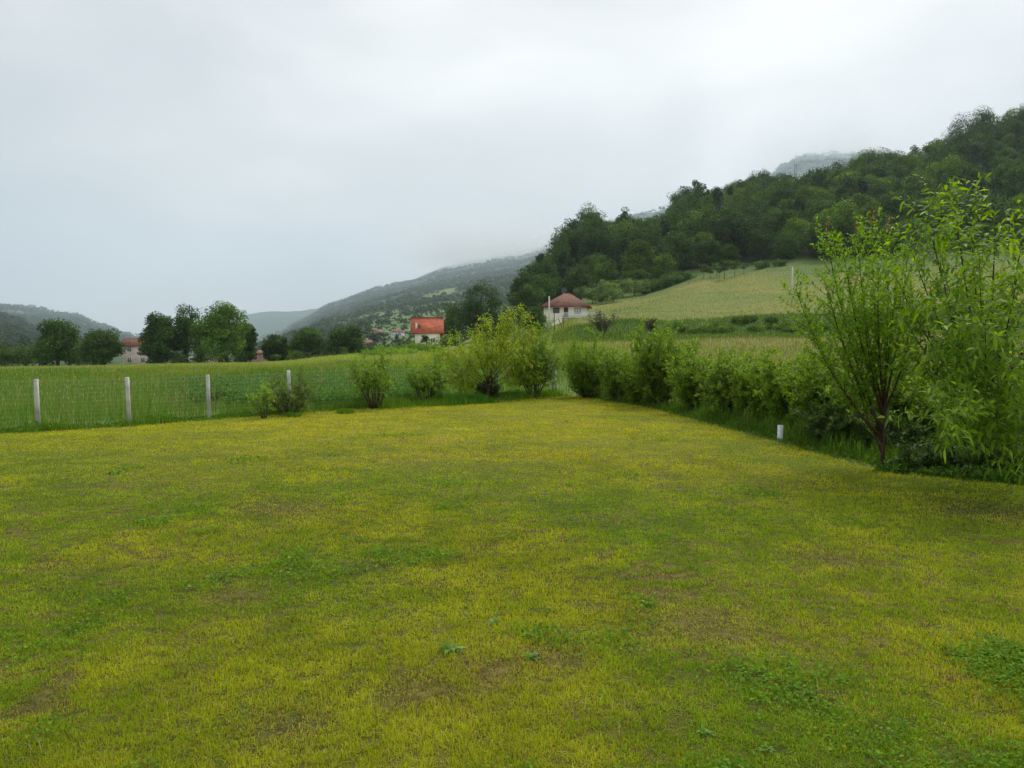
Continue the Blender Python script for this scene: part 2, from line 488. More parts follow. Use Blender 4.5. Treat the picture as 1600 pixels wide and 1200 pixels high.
zC = hill('near_left_hill', [(-500, [560, 480, 440]), (-200, [562, 500, 466]), (0, [566, 512, 491]), (30, [566, 520, 498]), (60, [566, 532, 515]), (90, [566, 545, 532]), (140, [566, 562, 560])],
          [500, 1300, 2300], 3100, lambda s, q, x: DK[None, None] * (1 + .8 * sst(.5, .6, fbm(x / 40, q / 40, 3)))[..., None])
zD = hill('far_hill', [(200, [548, 546, 544]), (290, [548, 530, 520]), (340, [548, 515, 503]), (370, [548, 510, 496]), (430, [548, 505, 490]), (480, [548, 503, 487]), (700, [548, 500, 470])],
          [6500, 8000, 9800], 10900, lambda s, q, x: DK[None, None] + 0 * s[..., None])

def fluff(centres, rad, hgt, nq, qs, cols, rng):
    """low detail crowns for far-off wood: nq random quads in each ellipsoid"""
    n = len(centres)
    d = rng.normal(size=(n, nq, 3)); d /= np.linalg.norm(d, axis=-1, keepdims=True)
    d[..., 2] = np.abs(d[..., 2]) * 1.2 - .25
    r = rng.uniform(.55, 1, (n, nq, 1))
    P = centres[:, None] + d * r * np.stack([rad, rad, hgt * .55], -1)[:, None] + np.array([0, 0, 1]) * (hgt * .5)[:, None, None]
    N = d + rng.normal(scale=.45, size=d.shape); N[..., 2] += .35
    N /= np.linalg.norm(N, axis=-1, keepdims=True)
    A = np.cross(N, rng.normal(size=d.shape)); A /= np.linalg.norm(A, axis=-1, keepdims=True); B = np.cross(N, A)
    sz = qs * rng.uniform(.6, 1.3, (n, nq, 1)) * (rad / rad.mean())[:, None, None] ** .8
    v = np.stack([P + A * sz, P + B * sz * .8, P - A * sz, P - B * sz * .8], 2).reshape(-1, 3)
    f = np.arange(len(v)).reshape(-1, 4)
    c = np.repeat((cols[:, None] * rng.uniform(.75, 1.3, (n, nq, 1))).reshape(-1, 3), 4, 0)
    return v, f, c

def far_wood(name, zf, s0, s1, q0, q1, n, rad, hgt, nq, dens, label, seed, smax=None):
    rng = np.random.default_rng(seed)
    e = .5; q = (q0 ** e + rng.random(n) * (q1 ** e - q0 ** e)) ** (1 / e); s = rng.uniform(s0, s1, n)
    X = (s - 800) / 1200 * q
    keep = rng.random(n) < dens(s, q, X)
    s, q, X = s[keep], q[keep], X[keep]; Z = zf(s, q)
    g = np.maximum(q / 1000, .6) ** .5; rr = rad * g * rng.uniform(.7, 1.35, len(s)); hh = hgt * g * rng.uniform(.7, 1.35, len(s))
    base = lerp3((.022, .045, .014), (.06, .10, .026), rng.random(len(s)) ** 1.5)
    v, f, c = fluff(np.stack([X, q, Z - hh * .15], -1), rr, hh, nq, rr.mean() * .33, base, rng)
    return tag(mesh(name, v, f, M_far, c), label, 'distant wood', kind='stuff')
far_wood('distant_wood', zA, 395, 1330, 430, 6600, 19000, 5.2, 8.5, 20,
         lambda s, q, x: np.where((s > 870) & (s < 960), 0.3, 1) * np.clip(1.06 - fieldA(s, q, x) * 1.05, .05, 1), 'blue green wood and scattered trees covering the far slope under the cloud', 11)
far_wood('hedgerow_wood', zA, 500, 860, 430, 1900, 3000, 2.4, 3.8, 18,
         lambda s, q, x: np.full(len(s), .8), 'scattered trees and hedges between the small fields low on the far slope', 12)
far_wood('left_hill_wood', zB, -120, 330, 1500, 6200, 6500, 6.5, 10, 12, lambda s, q, x: np.ones(len(s)) * .9, 'hazy wood covering the long hill at the far left', 13)
far_wood('near_left_wood', zC, -120, 150, 500, 2500, 3500, 5.5, 9, 16, lambda s, q, x: np.ones(len(s)) * .9, 'wood covering the nearer left hill', 14)

# ------------------------------------------------------------------ plants
def leaves(P, A, N, Ln, Wd, cols, kind='diamond', droop=0.0):
    """P base point, A axis direction, N face normal (all (n,3)), lengths, widths -> verts, faces list, cols"""
    n = len(P)
    A = A / np.linalg.norm(A, axis=1, keepdims=True)
    B = np.cross(N, A); B /= np.linalg.norm(B, axis=1, keepdims=True) + 1e-9
    U = np.cross(A, B)
    Ln = np.broadcast_to(Ln, n)[:, None]; Wd = np.broadcast_to(Wd, n)[:, None]
    if kind == 'diamond':
        v = np.stack([P, P + A * Ln * .45 + B * Wd * .5 + U * Wd * .12, P + A * Ln, P + A * Ln * .45 - B * Wd * .5 + U * Wd * .12], 1)
        f = (np.arange(n)[:, None] * 4 + np.array([0, 1, 2, 3])[None])
        f = f.reshape(-1, 4)
        return v.reshape(-1, 3), [np.concatenate([f[:, [0, 1, 2]], f[:, [0, 2, 3]]])], np.repeat(cols, 4, 0)
    # long curved blade with a fold: 5 stations
    st = np.array([0, .25, .5, .78, 1.0]); wd = np.array([.12, .8, 1, .62, .03])
    vs = []
    dr = np.broadcast_to(droop, n)[:, None]
    for t, ww in zip(st, wd):
        c = P + A * Ln * t * (1 - .22 * dr * t) - np.array([0, 0, 1]) * Ln * dr * (t ** 1.9) * .75
        up = U * Wd * .16 * ww
        vs += [c + B * Wd * .5 * ww + up, c, c - B * Wd * .5 * ww + up]
    v = np.stack(vs, 1)
    q = []
    for i in range(4):
        a = 3 * i
        q += [[a, a + 1, a + 4, a + 3], [a + 1, a + 2, a + 5, a + 4]]
    f = (np.arange(n)[:, None, None] * 15 + np.array(q)[None]).reshape(-1, 4)
    return v.reshape(-1, 3), [f], np.repeat(cols, 15, 0)


class Skel:
    """grows branches; keeps tubes and the sites where leaves sit"""
    def __init__(s, seed): s.r = np.random.default_rng(seed); s.lines = []; s.sites = []
    def grow(s, p, d, Ltot, rad, lvl, spec):
        r = s.r; sp = spec[lvl]
        n = max(3, int(Ltot / sp['step'])); st = Ltot / n
        pts = [np.array(p, float)]; d = np.array(d, float); d /= np.linalg.norm(d); dirs = [d]
        for i in range(n):
            d = d + r.normal(scale=sp.get('wob', .1), size=3) + np.array([0, 0, sp.get('up', 0)]) * st
            d /= np.linalg.norm(d); pts.append(pts[-1] + d * st); dirs.append(d)
        rad1 = rad * sp.get('taper', .35)
        rads = [rad + (rad1 - rad) * (i / n) for i in range(n + 1)]
        s.lines.append((pts, rads, lvl))
        if sp.get('leaf', 0) > 0:
            a = sp.get('lfrom', .1); m = max(1, int(Ltot * (1 - a) * sp['leaf']))
            for t in np.linspace(a, 1, m):
                x = t * n; i = min(int(x), n - 1)
                s.sites.append((pts[i] + (pts[i + 1] - pts[i]) * (x - i), dirs[i], t, lvl))
        if lvl + 1 < len(spec):
            nx = spec[lvl + 1]
            k = max(1, int(round(nx['n'] * (Ltot if nx.get('per_m') else 1) * r.uniform(.8, 1.2))))
            ph = r.uniform(0, 6.3)
            for j in range(k):
                t = nx.get('from', .25) + (1 - nx.get('from', .25)) * ((j + r.uniform(.1, .9)) / k)
                x = min(t, .999) * n; i = int(x); q = pts[i] + (pts[i + 1] - pts[i]) * (x - i); dd = dirs[i]
                a = np.cross(dd, (0, 0, 1.0)); a = a / np.linalg.norm(a) if np.linalg.norm(a) > .05 else np.array([1., 0, 0])
                b = np.cross(dd, a); ph += 2.4
                ang = radians(nx['ang'] * r.uniform(.7, 1.3))
                nd = dd * cos(ang) + (a * cos(ph) + b * sin(ph)) * sin(ang)
                s.grow(q, nd, Ltot * nx['len'] * r.uniform(.65, 1.2) * (1.15 - .5 * t) if not nx.get('abs') else nx['len'] * r.uniform(.6, 1.25),
                       max(rads[i] * nx.get('rr', .6), nx.get('rmin', .002)), lvl + 1, spec)
    def wood(s, name, mat, parent, k=(8, 6, 4, 3), link=True):
        m = MB()
        for pts, rads, lvl in s.lines:
            m.tube(pts, rads, k[min(lvl, len(k) - 1)])
        return mesh(name, m.v, m.f, mat, None, parent, True, link)

def mixcol(pal, n, rng, var=.25):
    pal = np.array(pal); w_ = rng.random((n, 1)); i = rng.integers(0, len(pal), n); j = rng.integers(0, len(pal), n)
    return (pal[i] * w_ + pal[j] * (1 - w_)) * rng.uniform(1 - var, 1 + var, (n, 1))

def shoot_leaves(sk, Ln, Wd, pal, seed, per=1, spread=50, kind='diamond', droop=0, out=.3, tipcol=None, tipfrac=.0, jit=.0):
    rng = np.random.default_rng(seed)
    S_ = [x for x in sk.sites for _ in range(per)]
    n = len(S_)
    P = np.array([x[0] for x in S_]); D = np.array([x[1] for x in S_]); T = np.array([x[2] for x in S_])
    ph = np.arange(n) * 2.39996 + rng.normal(scale=.4, size=n)
    a = np.cross(D, np.array([.01, .02, 1.0])); a /= np.linalg.norm(a, axis=1, keepdims=True) + 1e-9; b = np.cross(D, a)
    ang = np.radians(spread * rng.uniform(.6, 1.35, n))[:, None]
    ang = ang * (1 - .45 * (T[:, None] > .93))
    side = a * np.cos(ph)[:, None] + b * np.sin(ph)[:, None]
    A = D * np.cos(ang) + side * np.sin(ang)
    N = np.array([0, 0, 1.0]) + rng.normal(scale=.45, size=(n, 3)) + D * .4
    P = P + rng.normal(scale=jit, size=(n, 3)) if jit else P
    c = mixcol(pal, n, rng)
    if tipcol is not None:
        m = (T > .9) & (rng.random(n) < tipfrac); c[m] = mixcol(tipcol, m.sum(), rng)
    sc = rng.uniform(.65, 1.15, n)
    return leaves(P, A, N, Ln * sc, Wd * sc, c, kind, droop * rng.uniform(.5, 1.4, n) if droop else 0)

def clump_crown(rx, rz, z0, ncl, nleaf, leaf, pal, seed, lean=0, gap=.5, shape='round', crad=.30):
    """a big tree's crown: clumps of leaf sprays spread through its volume"""
    rng = np.random.default_rng(seed)
    d = rng.normal(size=(ncl, 3)); d /= np.linalg.norm(d, axis=1, keepdims=True)
    r = rng.uniform(gap, 1, ncl) ** .6
    C = d * r[:, None]
    zz = C[:, 2]
    if shape == 'cone':
        t = rng.random(ncl) ** 1.4; ph = rng.uniform(0, 6.3, ncl); k = (1 - t) ** .8 * rng.uniform(.5, 1, ncl)
        C = np.stack([np.cos(ph) * k, np.sin(ph) * k, t * 2 - 1], 1)
    elif shape == 'egg':
        C[:, :2] *= (1.12 - .32 * (zz[:, None] + .2))
    lob = np.ones(ncl)
    for _ in range(7):
        dd = rng.normal(size=3); dd /= np.linalg.norm(dd); lob += rng.uniform(-.22, .26) * np.clip(d @ dd, 0, 1) ** 3
    if shape != 'cone': C = C * np.clip(lob, .6, 1.22)[:, None]
    C = C * np.array([rx, rx, rz]) * (1 - crad * .55) + np.array([lean, 0, z0 + rz])
    cr_ = rx * crad * rng.uniform(.6, 1.35, ncl)
    ccol = rng.uniform(.55, 1.5, ncl)
    dl = rng.normal(size=(ncl, nleaf, 3)); dl /= np.linalg.norm(dl, axis=-1, keepdims=True)
    rad = rng.uniform(.35, 1.05, (ncl, nleaf, 1)) ** .5
    P = C[:, None] + dl * rad * cr_[:, None, None] * np.array([1.15, 1.15, .8])
    N = dl * .8 + rng.normal(scale=.5, size=dl.shape) + np.array([0, 0, .6])
    A = rng.normal(size=dl.shape) * .8 + dl * .6 - np.array([0, 0, .15])
    n = ncl * nleaf
    c = mixcol(pal, n, rng, .2) * np.repeat(ccol, nleaf)[:, None]
    s_ = rng.uniform(.6, 1.3, n)
    v, f, cc = leaves(P.reshape(-1, 3), A.reshape(-1, 3), N.reshape(-1, 3), leaf * s_, leaf * .62 * s_, c)
    return v, f, cc, C

def trunk_limbs(C, h, r0, seed, n=9):
    rng = np.random.default_rng(seed); m = MB()
    top = np.array([rng.normal() * .15, rng.normal() * .15, h])
    m.tube([(0, 0, -.4), (0.03, 0, h * .3), tuple(top * .62), tuple(top)], [r0 * 1.25, r0, r0 * .75, r0 * .4], 8)
    for i in rng.choice(len(C), min(n, len(C)), replace=False):
        t = rng.uniform(.35, .9); b = top * t; e = C[i]
        mid = (b + e) / 2 + np.array([0, 0, .08 * np.linalg.norm(e - b)])
        m.tube([tuple(b), tuple(mid), tuple(e)], [r0 * .42, r0 * .26, r0 * .1], 5)
    return m

PAL_DARK = [(.03, .066, .013), (.05, .10, .018), (.072, .138, .025)]
PAL_MID = [(.045, .095, .02), (.07, .135, .025), (.10, .17, .035)]
PAL_BRIGHT = [(.08, .17, .02), (.11, .21, .03), (.14, .25, .04)]
PAL_LIGHT = [(.10, .17, .045), (.15, .23, .06), (.18, .26, .07)]
PAL_DRY = [(.07, .07, .035), (.10, .085, .05), (.06, .075, .035)]
PAL_HEDGE = [(.12, .22, .018), (.18, .30, .026), (.26, .39, .045), (.13, .23, .024)]
PAL_SHRUB = [(.14, .24, .03), (.20, .32, .045), (.27, .40, .065)]
PAL_YELL = [(.26, .35, .02), (.34, .42, .03), (.20, .30, .02)]
PAL_PEACH = [(.115, .225, .018), (.17, .30, .022), (.28, .43, .035), (.10, .20, .018)]
PAL_PLUM = [(.11, .23, .018), (.16, .30, .022), (.22, .38, .03)]

class Proto:
    """tree mesh data reused by several trees"""
    def __init__(s, rx, rz, z0, ncl, nleaf, leaf, pal, seed, r0=.22, name='tree', **k):
        v, f, c, C = clump_crown(rx, rz, z0, ncl, nleaf, leaf, pal, seed, **k)
        s.crown = mesh('crown', v, f, M_leaf, c, link=False)
        m = trunk_limbs(C, z0 + rz * 1.2, r0, seed)
        s.trunk = mesh('trunk', m.v, m.f, M_bark, None, None, True, link=False)
        s.h = z0 + 2 * rz
    def place(s, name, x, y, sc, rz, label, cat='tree', group=None, z=None, sx=1):
        e_ = empty(name, (x, y, float(H(x, y)) if z is None else z), rz, sc)
        e_.scale = (sc * sx, sc * sx, sc)
        for nm, me in (('trunk', s.trunk), ('crown', s.crown)):
            o = bpy.data.objects.new(nm, me); COL.objects.link(o); o.parent = e_
        return tag(e_, label, cat, group)

# --- the wooded hillside ---------------------------------------------------------
PALF1 = [(.025, .058, .011), (.042, .09, .015), (.065, .13, .022)]
PALF2 = [(.05, .105, .013), (.08, .155, .019), (.11, .195, .026)]
wood_protos = [Proto(6.2, 6.8, -.2, 48, 110, .60, (PALF1, PALF2, PALF1, PALF2, PALF1, [(.085, .16, .014), (.12, .21, .02), (.10, .17, .02)], PALF1)[i], 100 + i, r0=.25,
                     shape=('egg' if i % 2 else 'round'), gap=.45) for i in range(7)]
wood_protos.append(Proto(3.8, 8.2, .2, 42, 80, .5, [(.022, .045, .02), (.035, .06, .025)], 120, r0=.22, shape='cone', crad=.28))
wood_protos.append(Proto(3.8, 6.9, 1.5, 30, 90, .55, PALF1, 121, r0=.2, shape='egg', crad=.34))

def crest_q(s):
    return np.interp(s, [780, 850, 900, 1000, 1100, 1250, 1400, 1600, 1800], [300, 330, 352, 405, 420, 425, 425, 445, 460])
rngw = np.random.default_rng(5)
pts = []
cand = 0
while cand < 26000:
    cand += 1
    s_ = rngw.uniform(842, 1690); q_ = sqrt(rngw.uniform(218 ** 2, 462 ** 2))
    if q_ < forest_edge(s_) + 2 or q_ > crest_q(s_): continue
    if abs(s_ - 1418) < 26 and abs(q_ - 392) < 15: continue
    x_ = (s_ - 800) / 1200 * q_
    if s_ < 850 and q_ > 300: continue
    dmin = 7.6 if q_ < forest_edge(s_) + 14 else 9.9
    if all((x_ - a) ** 2 + (q_ - b) ** 2 > dmin ** 2 for a, b, c in pts):
        pts.append((x_, q_, s_))
pts.sort(key=lambda p: p[1] - 0.15 * abs(p[2] - 1200) * 0 - (60 if p[1] > crest_q(p[2]) - 22 else 0))
print('forest trees', len(pts))
NMAX = 296
for i, (x_, q_, s_) in enumerate(pts[:NMAX]):
    k = int(rngw.integers(0, 7)) if rngw.random() > .17 else int(rngw.integers(7, 9))
    sc = rngw.uniform(.66, 1.22) * (1.0 if q_ < crest_q(s_) - 22 else rngw.uniform(.85, 1.25))
    if q_ < forest_edge(s_) + 9: sc *= .72; k = k if k < 7 else 1
    if s_ > 1480 and q_ > 400: sc *= 1.15
    wood_protos[k].place('hillside_tree', x_, q_, sc, rngw.uniform(0, 6.3), 'leafy dark green tree crowded among others in the wood on the hillside',
                         'tree', 'trees of the wood on the right hillside', sx=rngw.uniform(.85, 1.15))
rest = pts[NMAX:]
if rest:
    c_ = np.array([(a, b, float(H(a, b)) - .5) for a, b, c in rest])
    v, f, c = fluff(c_, np.full(len(c_), 5.0), np.full(len(c_), 12.0), 900, .5, np.tile(np.array([.045, .085, .024]), (len(c_), 1)), rngw)
    tag(mesh('wood_mass', v, f, M_far, c), 'deep part of the dark wood behind the front trees on the hill', 'wood', kind='stuff')

for i, (px, yt, q_, wp, lb) in enumerate([(922, 322, 330, 62, 'broad tall tree at the left end of the wood, standing out against the sky'), (975, 326, 352, 34, 'thin pointed tree on the skyline just right of the broad tall one'),
        (1066, 292, 385, 48, 'first high clump of the rising skyline of the wood'), (1182, 264, 405, 44, 'round tree topping the skyline in the middle of the wood'),
        (1352, 235, 412, 66, 'broad crowned tree on the skyline right of the misty peak'), (1512, 170, 432, 84, 'highest broad tree on the skyline in the upper right corner'), (1590, 172, 436, 60, 'tall tree at the right picture edge on the skyline')]):
    x_ = (px - 800) / 1200 * q_; z_ = float(H(x_, q_)); h_ = zy(yt, q_) - z_
    Proto(wp * q_ / 2400 * 1.1, h_ * .5, 0, 120, 130, .6, PALF1, 160 + i, r0=.4, shape='egg', gap=.2, crad=.26).place('skyline_tree', x_, q_, 1, i, lb)
# light green trees and shrubs along the foot of the wood
PR_light = [Proto(2.6, 2.2, .5, 22, 90, .34, PAL_LIGHT, 140 + i, r0=.12, gap=.35) for i in range(2)]
PR_shrub = [Proto(2.8, 1.5, -.3, 22, 110, .34, PAL_MID, 145 + i, r0=.1, gap=.3) for i in range(2)]
for i, (px, q_, sc) in enumerate([(908, 205, 1.0), (925, 203, .85), (948, 209, 1.2), (958, 201, .8), (940, 199, .75), (972, 214, 1.05), (990, 217, 1.1), (1004, 220, .9)]):
    x_ = (px - 800) / 1200 * q_
    PR_light[i % 2].place('orchard_tree', x_, q_, sc, i * 1.3, 'small pale green orchard tree between the hipped roof house and the wood', 'fruit tree', 'pale trees below the wood')
for i, (px, q_, sc) in enumerate([(1012, 222, 1.0), (1026, 225, 1.2), (1040, 226, 1.25), (1052, 228, 1.3), (1066, 230, 1.1), (1010, 232, 1.3), (1190, 229, .9), (1215, 228, .8)]):
    x_ = (px - 800) / 1200 * q_
    PR_shrub[i % 2].place('wood_edge_shrub', x_, q_, sc, i * 2.1, 'rounded mid green shrub at the lower edge of the wood above the dry field', 'shrub', 'shrubs at the edge of the wood')
PR_sap = Proto(1.2, 1.5, 1.0, 14, 70, .22, PAL_MID, 150, r0=.06, gap=.2)
for i, (px, q_, sc) in enumerate([(1098, 222, 1.2), (1108, 220, 1), (1122, 219, 1), (1130, 214, 1.5), (1146, 218, 1.3), (1160, 222, .9), (1118, 226, 1.1)]):
    PR_sap.place('young_fruit_tree', (px - 800) / 1200 * q_, q_, sc, i, 'slim young fruit tree on the green strip below the wood', 'fruit tree', 'young fruit trees on the green strip')

# --- trees of the valley at mid distance -------------------------------------------
def big_tree(name, px, ytop, ybase, d, wpx, pal, seed, label, group=None, ncl=105, nleaf=190, leaf=.40, shape='round', zf=-.06, crad=.30, gap=.12, cat='tree'):
    h = (ybase - ytop) * d / 1200 * 1.09; rx = wpx * d / 2400 * 1.13
    x, y, _ = W(px, ybase, d)
    z = zy(ybase, d)
    z = min(z, float(H(x, y)) + .15) if abs(z - float(H(x, y))) > .3 else z
    h += zy(ybase, d) - z
    z0 = h * zf; rz = (h - z0) / 2
    Proto(rx, rz, z0, ncl, nleaf, leaf, pal, seed, r0=.035 * h, shape=shape, crad=crad, gap=gap).place(name, x, y, 1, 0, label, cat, group, z=z)

big_tree('broadleaf_tree', 90, 503, 573, 160, 64, PAL_DARK, 201, 'dark rounded tree left of the pinkish house, taller of the two beside each other', shape='egg')
big_tree('broadleaf_tree', 158, 515, 573, 158, 58, PAL_MID, 202, 'mid green bushy tree just left of the pinkish house')
big_tree('broadleaf_tree', 250, 489, 570, 160, 50, PAL_DARK, 203, 'dark tree partly hiding the pinkish house, leftmost of the tall trio', shape='egg')
big_tree('broadleaf_tree', 290, 482, 570, 164, 56, PAL_DARK, 204, 'very dark upright tree in the middle of the tall trio', ncl=50)
big_tree('broadleaf_tree', 345, 473, 566, 158, 78, PAL_BRIGHT, 205, 'tall bright green tree, right one of the trio in the meadow', ncl=125, nleaf=190, shape='egg', crad=.25)
big_tree('broadleaf_tree', 382, 508, 566, 172, 34, PAL_DARK, 206, 'narrow dark tree tucked against the right side of the tall bright green tree')
for i, (px, yt, wp, d) in enumerate([(8, 540, 50, 165), (40, 534, 48, 170), (62, 540, 36, 175), (122, 532, 44, 175), (-20, 536, 50, 170)]):
    big_tree('leafy_bush', px, yt, 574, d, wp, PAL_MID, 210 + i, 'low green bushes at the far left edge of the meadow', 'bushes at the far left of the meadow', ncl=24, nleaf=110, zf=0, cat='bush')
big_tree('broadleaf_tree', 432, 524, 562, 175, 44, PAL_DARK, 220, 'low dark tree just right of the unfinished brick house')
big_tree('broadleaf_tree', 480, 514, 560, 170, 48, PAL_DARK, 221, 'round dark tree, middle one of three right of the unfinished brick house')
big_tree('broadleaf_tree', 541, 514, 557, 170, 48, PAL_DARK, 222, 'round dark tree standing in front of the distant red roof', shape='egg')
big_tree('leafy_bush', 566, 540, 557, 172, 22, PAL_DARK, 223, 'small dark bush at the right foot of the round tree', cat='bush', ncl=16, nleaf=90, zf=0)
big_tree('broadleaf_tree', 750, 436, 538, 200, 74, [(.018, .042, .010), (.03, .066, .014), (.045, .09, .018)], 230, 'large dark tree standing between the orange roofed house and the hipped roof house', ncl=70, nleaf=190, shape='egg', crad=.25)
big_tree('broadleaf_tree', 706, 472, 540, 215, 52, PAL_DARK, 231, 'dark tree close behind the right end of the orange roof', ncl=40)
big_tree('broadleaf_tree', 818, 425, 520, 215, 42, PAL_DARK, 232, 'slender dark tree rising behind the left end of the hipped roof house', shape='egg')
big_tree('broadleaf_tree', 824, 444, 520, 185, 52, PAL_MID, 233, 'mid green tree touching the left end of the hipped red roof', ncl=50)
big_tree('broadleaf_tree', 836, 480, 522, 150, 36, PAL_DARK, 234, 'small dark tree in front of the left corner of the hipped roof house', ncl=34, leaf=.26)
big_tree('broadleaf_tree', 778, 480, 535, 205, 50, PAL_DARK, 235, 'dark low tree in the gap right of the large dark tree', ncl=30)
big_tree('leafy_bush', 666, 520, 545, 178, 14, PAL_DARK, 236, 'small dark bush in front of the cream wall of the orange roofed house', cat='bush', ncl=16, nleaf=90, leaf=.22, zf=0)
big_tree('leafy_bush', 643, 534, 545, 180, 8, PAL_DARK, 237, 'tiny dark bush at the left corner of the orange roofed house', cat='bush', ncl=10, nleaf=60, leaf=.2, zf=0)
big_tree('leafy_bush', 655, 536, 546, 178, 16, PAL_MID, 238, 'low green bush along the foot of the cream wall', cat='bush', ncl=12, nleaf=60, leaf=.2, zf=0)
big_tree('leafy_bush', 700, 528, 545, 175, 40, PAL_MID, 239, 'wide mid green bush right of the orange roofed house', cat='bush', ncl=20, nleaf=90, leaf=.25, zf=0)
for i in range(17):
    px = 205 + 21 * i + 5 * sin(i * 2.7)
    if 392 < px < 420 or 196 < px < 236 or 318 < px < 342: continue
    big_tree('edge_bush', px, 553 + 5 * sin(i * 1.9) - .012 * i * 21, 571 - .022 * i * 21, 160 + 4 * sin(i), 26 + 6 * sin(i * 3.3), PAL_DARK if i % 2 else PAL_MID, 260 + i, 'low bush in the dark row along the far edge of the meadow', 'bushes along the far edge of the meadow', ncl=12, nleaf=80, leaf=.3, zf=-.1, cat='bush')
# mound of brambles at the end of the meadow
for i, (px, yt, wp, d) in enumerate([(580, 550, 44, 138), (606, 546, 50, 140), (632, 541, 50, 142), (655, 543, 40, 140), (618, 552, 60, 130), (672, 545, 46, 135), (645, 553, 56, 128), (590, 555, 40, 130)]):
    x, y, z = W(px, 560, d); h = (561 - yt) * d / 1200; rx = wp * d / 2400
    Proto(rx, h * .6, -h * .2, 20, 110, .24, PAL_HEDGE, 240 + i, r0=.05, gap=.3).place('bramble_bush', x, y, 1, 0, 'low bramble bush in the light green thicket left of the orange roofed house', 'bush', 'bramble bushes at the end of the meadow', z=float(H(x, y)))
# lone dark bushes in the field and shrubs on the bank
def dry_bush(px, yb, d, h, wd, seed, label, n=60, pal=PAL_DRY):
    x, y, _ = W(px, yb, d); z = float(H(x, y))
    sk = Skel(seed)
    for i in range(12):
        a = i * 2.4
        sk.grow((0.08 * cos(a), .08 * sin(a), 0), (wd / h * .9 * cos(a), wd / h * .9 * sin(a), 1), h * sk.r.uniform(.6, 1), .025, 0,
                [dict(step=.3, wob=.12, leaf=6, lfrom=.3), dict(step=.2, n=5, ang=38, len=.4, wob=.12, leaf=12, rmin=.006)])
    e_ = empty('thorn_bush', (x, y, z))
    sk.wood('stem', M_bark, e_)
    v, f, c = shoot_leaves(sk, .2, .11, pal, seed, per=3, jit=.10)
    mesh('foliage', v, f, M_leaf, c, e_)
    tag(e_, label, 'bush')
dry_bush(942, 530, 108, 3.9, 1.6, 301, 'dark twiggy bush standing alone in the field right of the hipped roof house')
dry_bush(1018, 524, 112, 2.4, .7, 302, 'thin brownish half dry bush on the terrace bank')
PR_bank = [Proto(1.6, .75, -.15, 18, 90, .22, [(.08, .16, .02), (.12, .22, .03), (.16, .26, .04)], 310 + i, r0=.04, gap=.3) for i in range(3)]
for i in range(30):
    s_ = 1040 + 14 * i + 6 * sin(i * 3.1); q_ = 114 + 3.5 * sin(i * 1.7)
    x_ = (s_ - 800) / 1200 * q_
    PR_bank[i % 3].place('bank_shrub', x_, q_, .55 + .4 * abs(sin(i * 2.3)), i * 1.1, 'low green shrub in the row along the grassy terrace bank', 'shrub', 'shrubs along the terrace bank')

# ------------------------------------------------------------------ houses
def hip(m, w2, d0, d1, z, h, ridge=.5, ov=.5):
    x0, x1, y0, y1 = -w2 - ov, w2 + ov, d0 - ov, d1 + ov
    rl = (x1 - x0) * ridge / 2; ym = (y0 + y1) / 2
    v = [(x0, y0, z), (x1, y0, z), (x1, y1, z), (x0, y1, z), (-rl, ym, z + h), (rl, ym, z + h), (x0, y0, z - .16), (x1, y0, z - .16), (x1, y1, z - .16), (x0, y1, z - .16)]
    m.add(v, [[0, 1, 5, 4], [1, 2, 5], [2, 3, 4, 5], [3, 0, 4], [6, 7, 1, 0], [7, 8, 2, 1], [8, 9, 3, 2], [9, 6, 0, 3], [6, 9, 8, 7]])
def gable(m, x0, x1, d0, d1, z, h, ov=.4, th=.14):
    ym = (d0 + d1) / 2; k = h / (ym - d0)
    for sgn in (0, 1):
        ye = d0 - ov if sgn == 0 else d1 + ov
        ze = z - ov * k
        v = [(x0, ye, ze), (x1, ye, ze), (x1, ym, z + h), (x0, ym, z + h)]
        v += [(a, b, c - th) for a, b, c in v]
        m.add(v, [[0, 1, 2, 3], [4, 7, 6, 5], [0, 4, 5, 1], [1, 5, 6, 2], [2, 6, 7, 3], [3, 7, 4, 0]])
def window(parent, x0, x1, z0, z1, y, frame=M_brown, pane=M_glass, mull=1, side=None, name='window'):
    """framed window set 3 cm into/over the wall plane at y (facing -y); side: wall plane x when it faces -x"""
    e_ = MB(); t = .07
    def bx(a0, a1, b0, b1, c0, c1, m):
        if side is None: m.box(a0, a1, y + b0, y + b1, c0, c1)
        else: m.box(side + b0, side + b1, a0, a1, c0, c1)
    bx(x0, x1, -.05, .02, z1 - t, z1, e_); bx(x0, x1, -.05, .02, z0, z0 + t, e_)
    bx(x0, x0 + t, -.05, .02, z0 + t, z1 - t, e_); bx(x1 - t, x1, -.05, .02, z0 + t, z1 - t, e_)
    for k in range(mull):
        xm = x0 + (x1 - x0) * (k + 1) / (mull + 1)
        bx(xm - .03, xm + .03, -.045, .02, z0 + t, z1 - t, e_)
    o = e_.build(name, frame, parent)
    p = MB(); bx(x0 + t, x1 - t, -.02, .0, z0 + t, z1 - t, p)
    p.build('pane', pane, o)
    return o

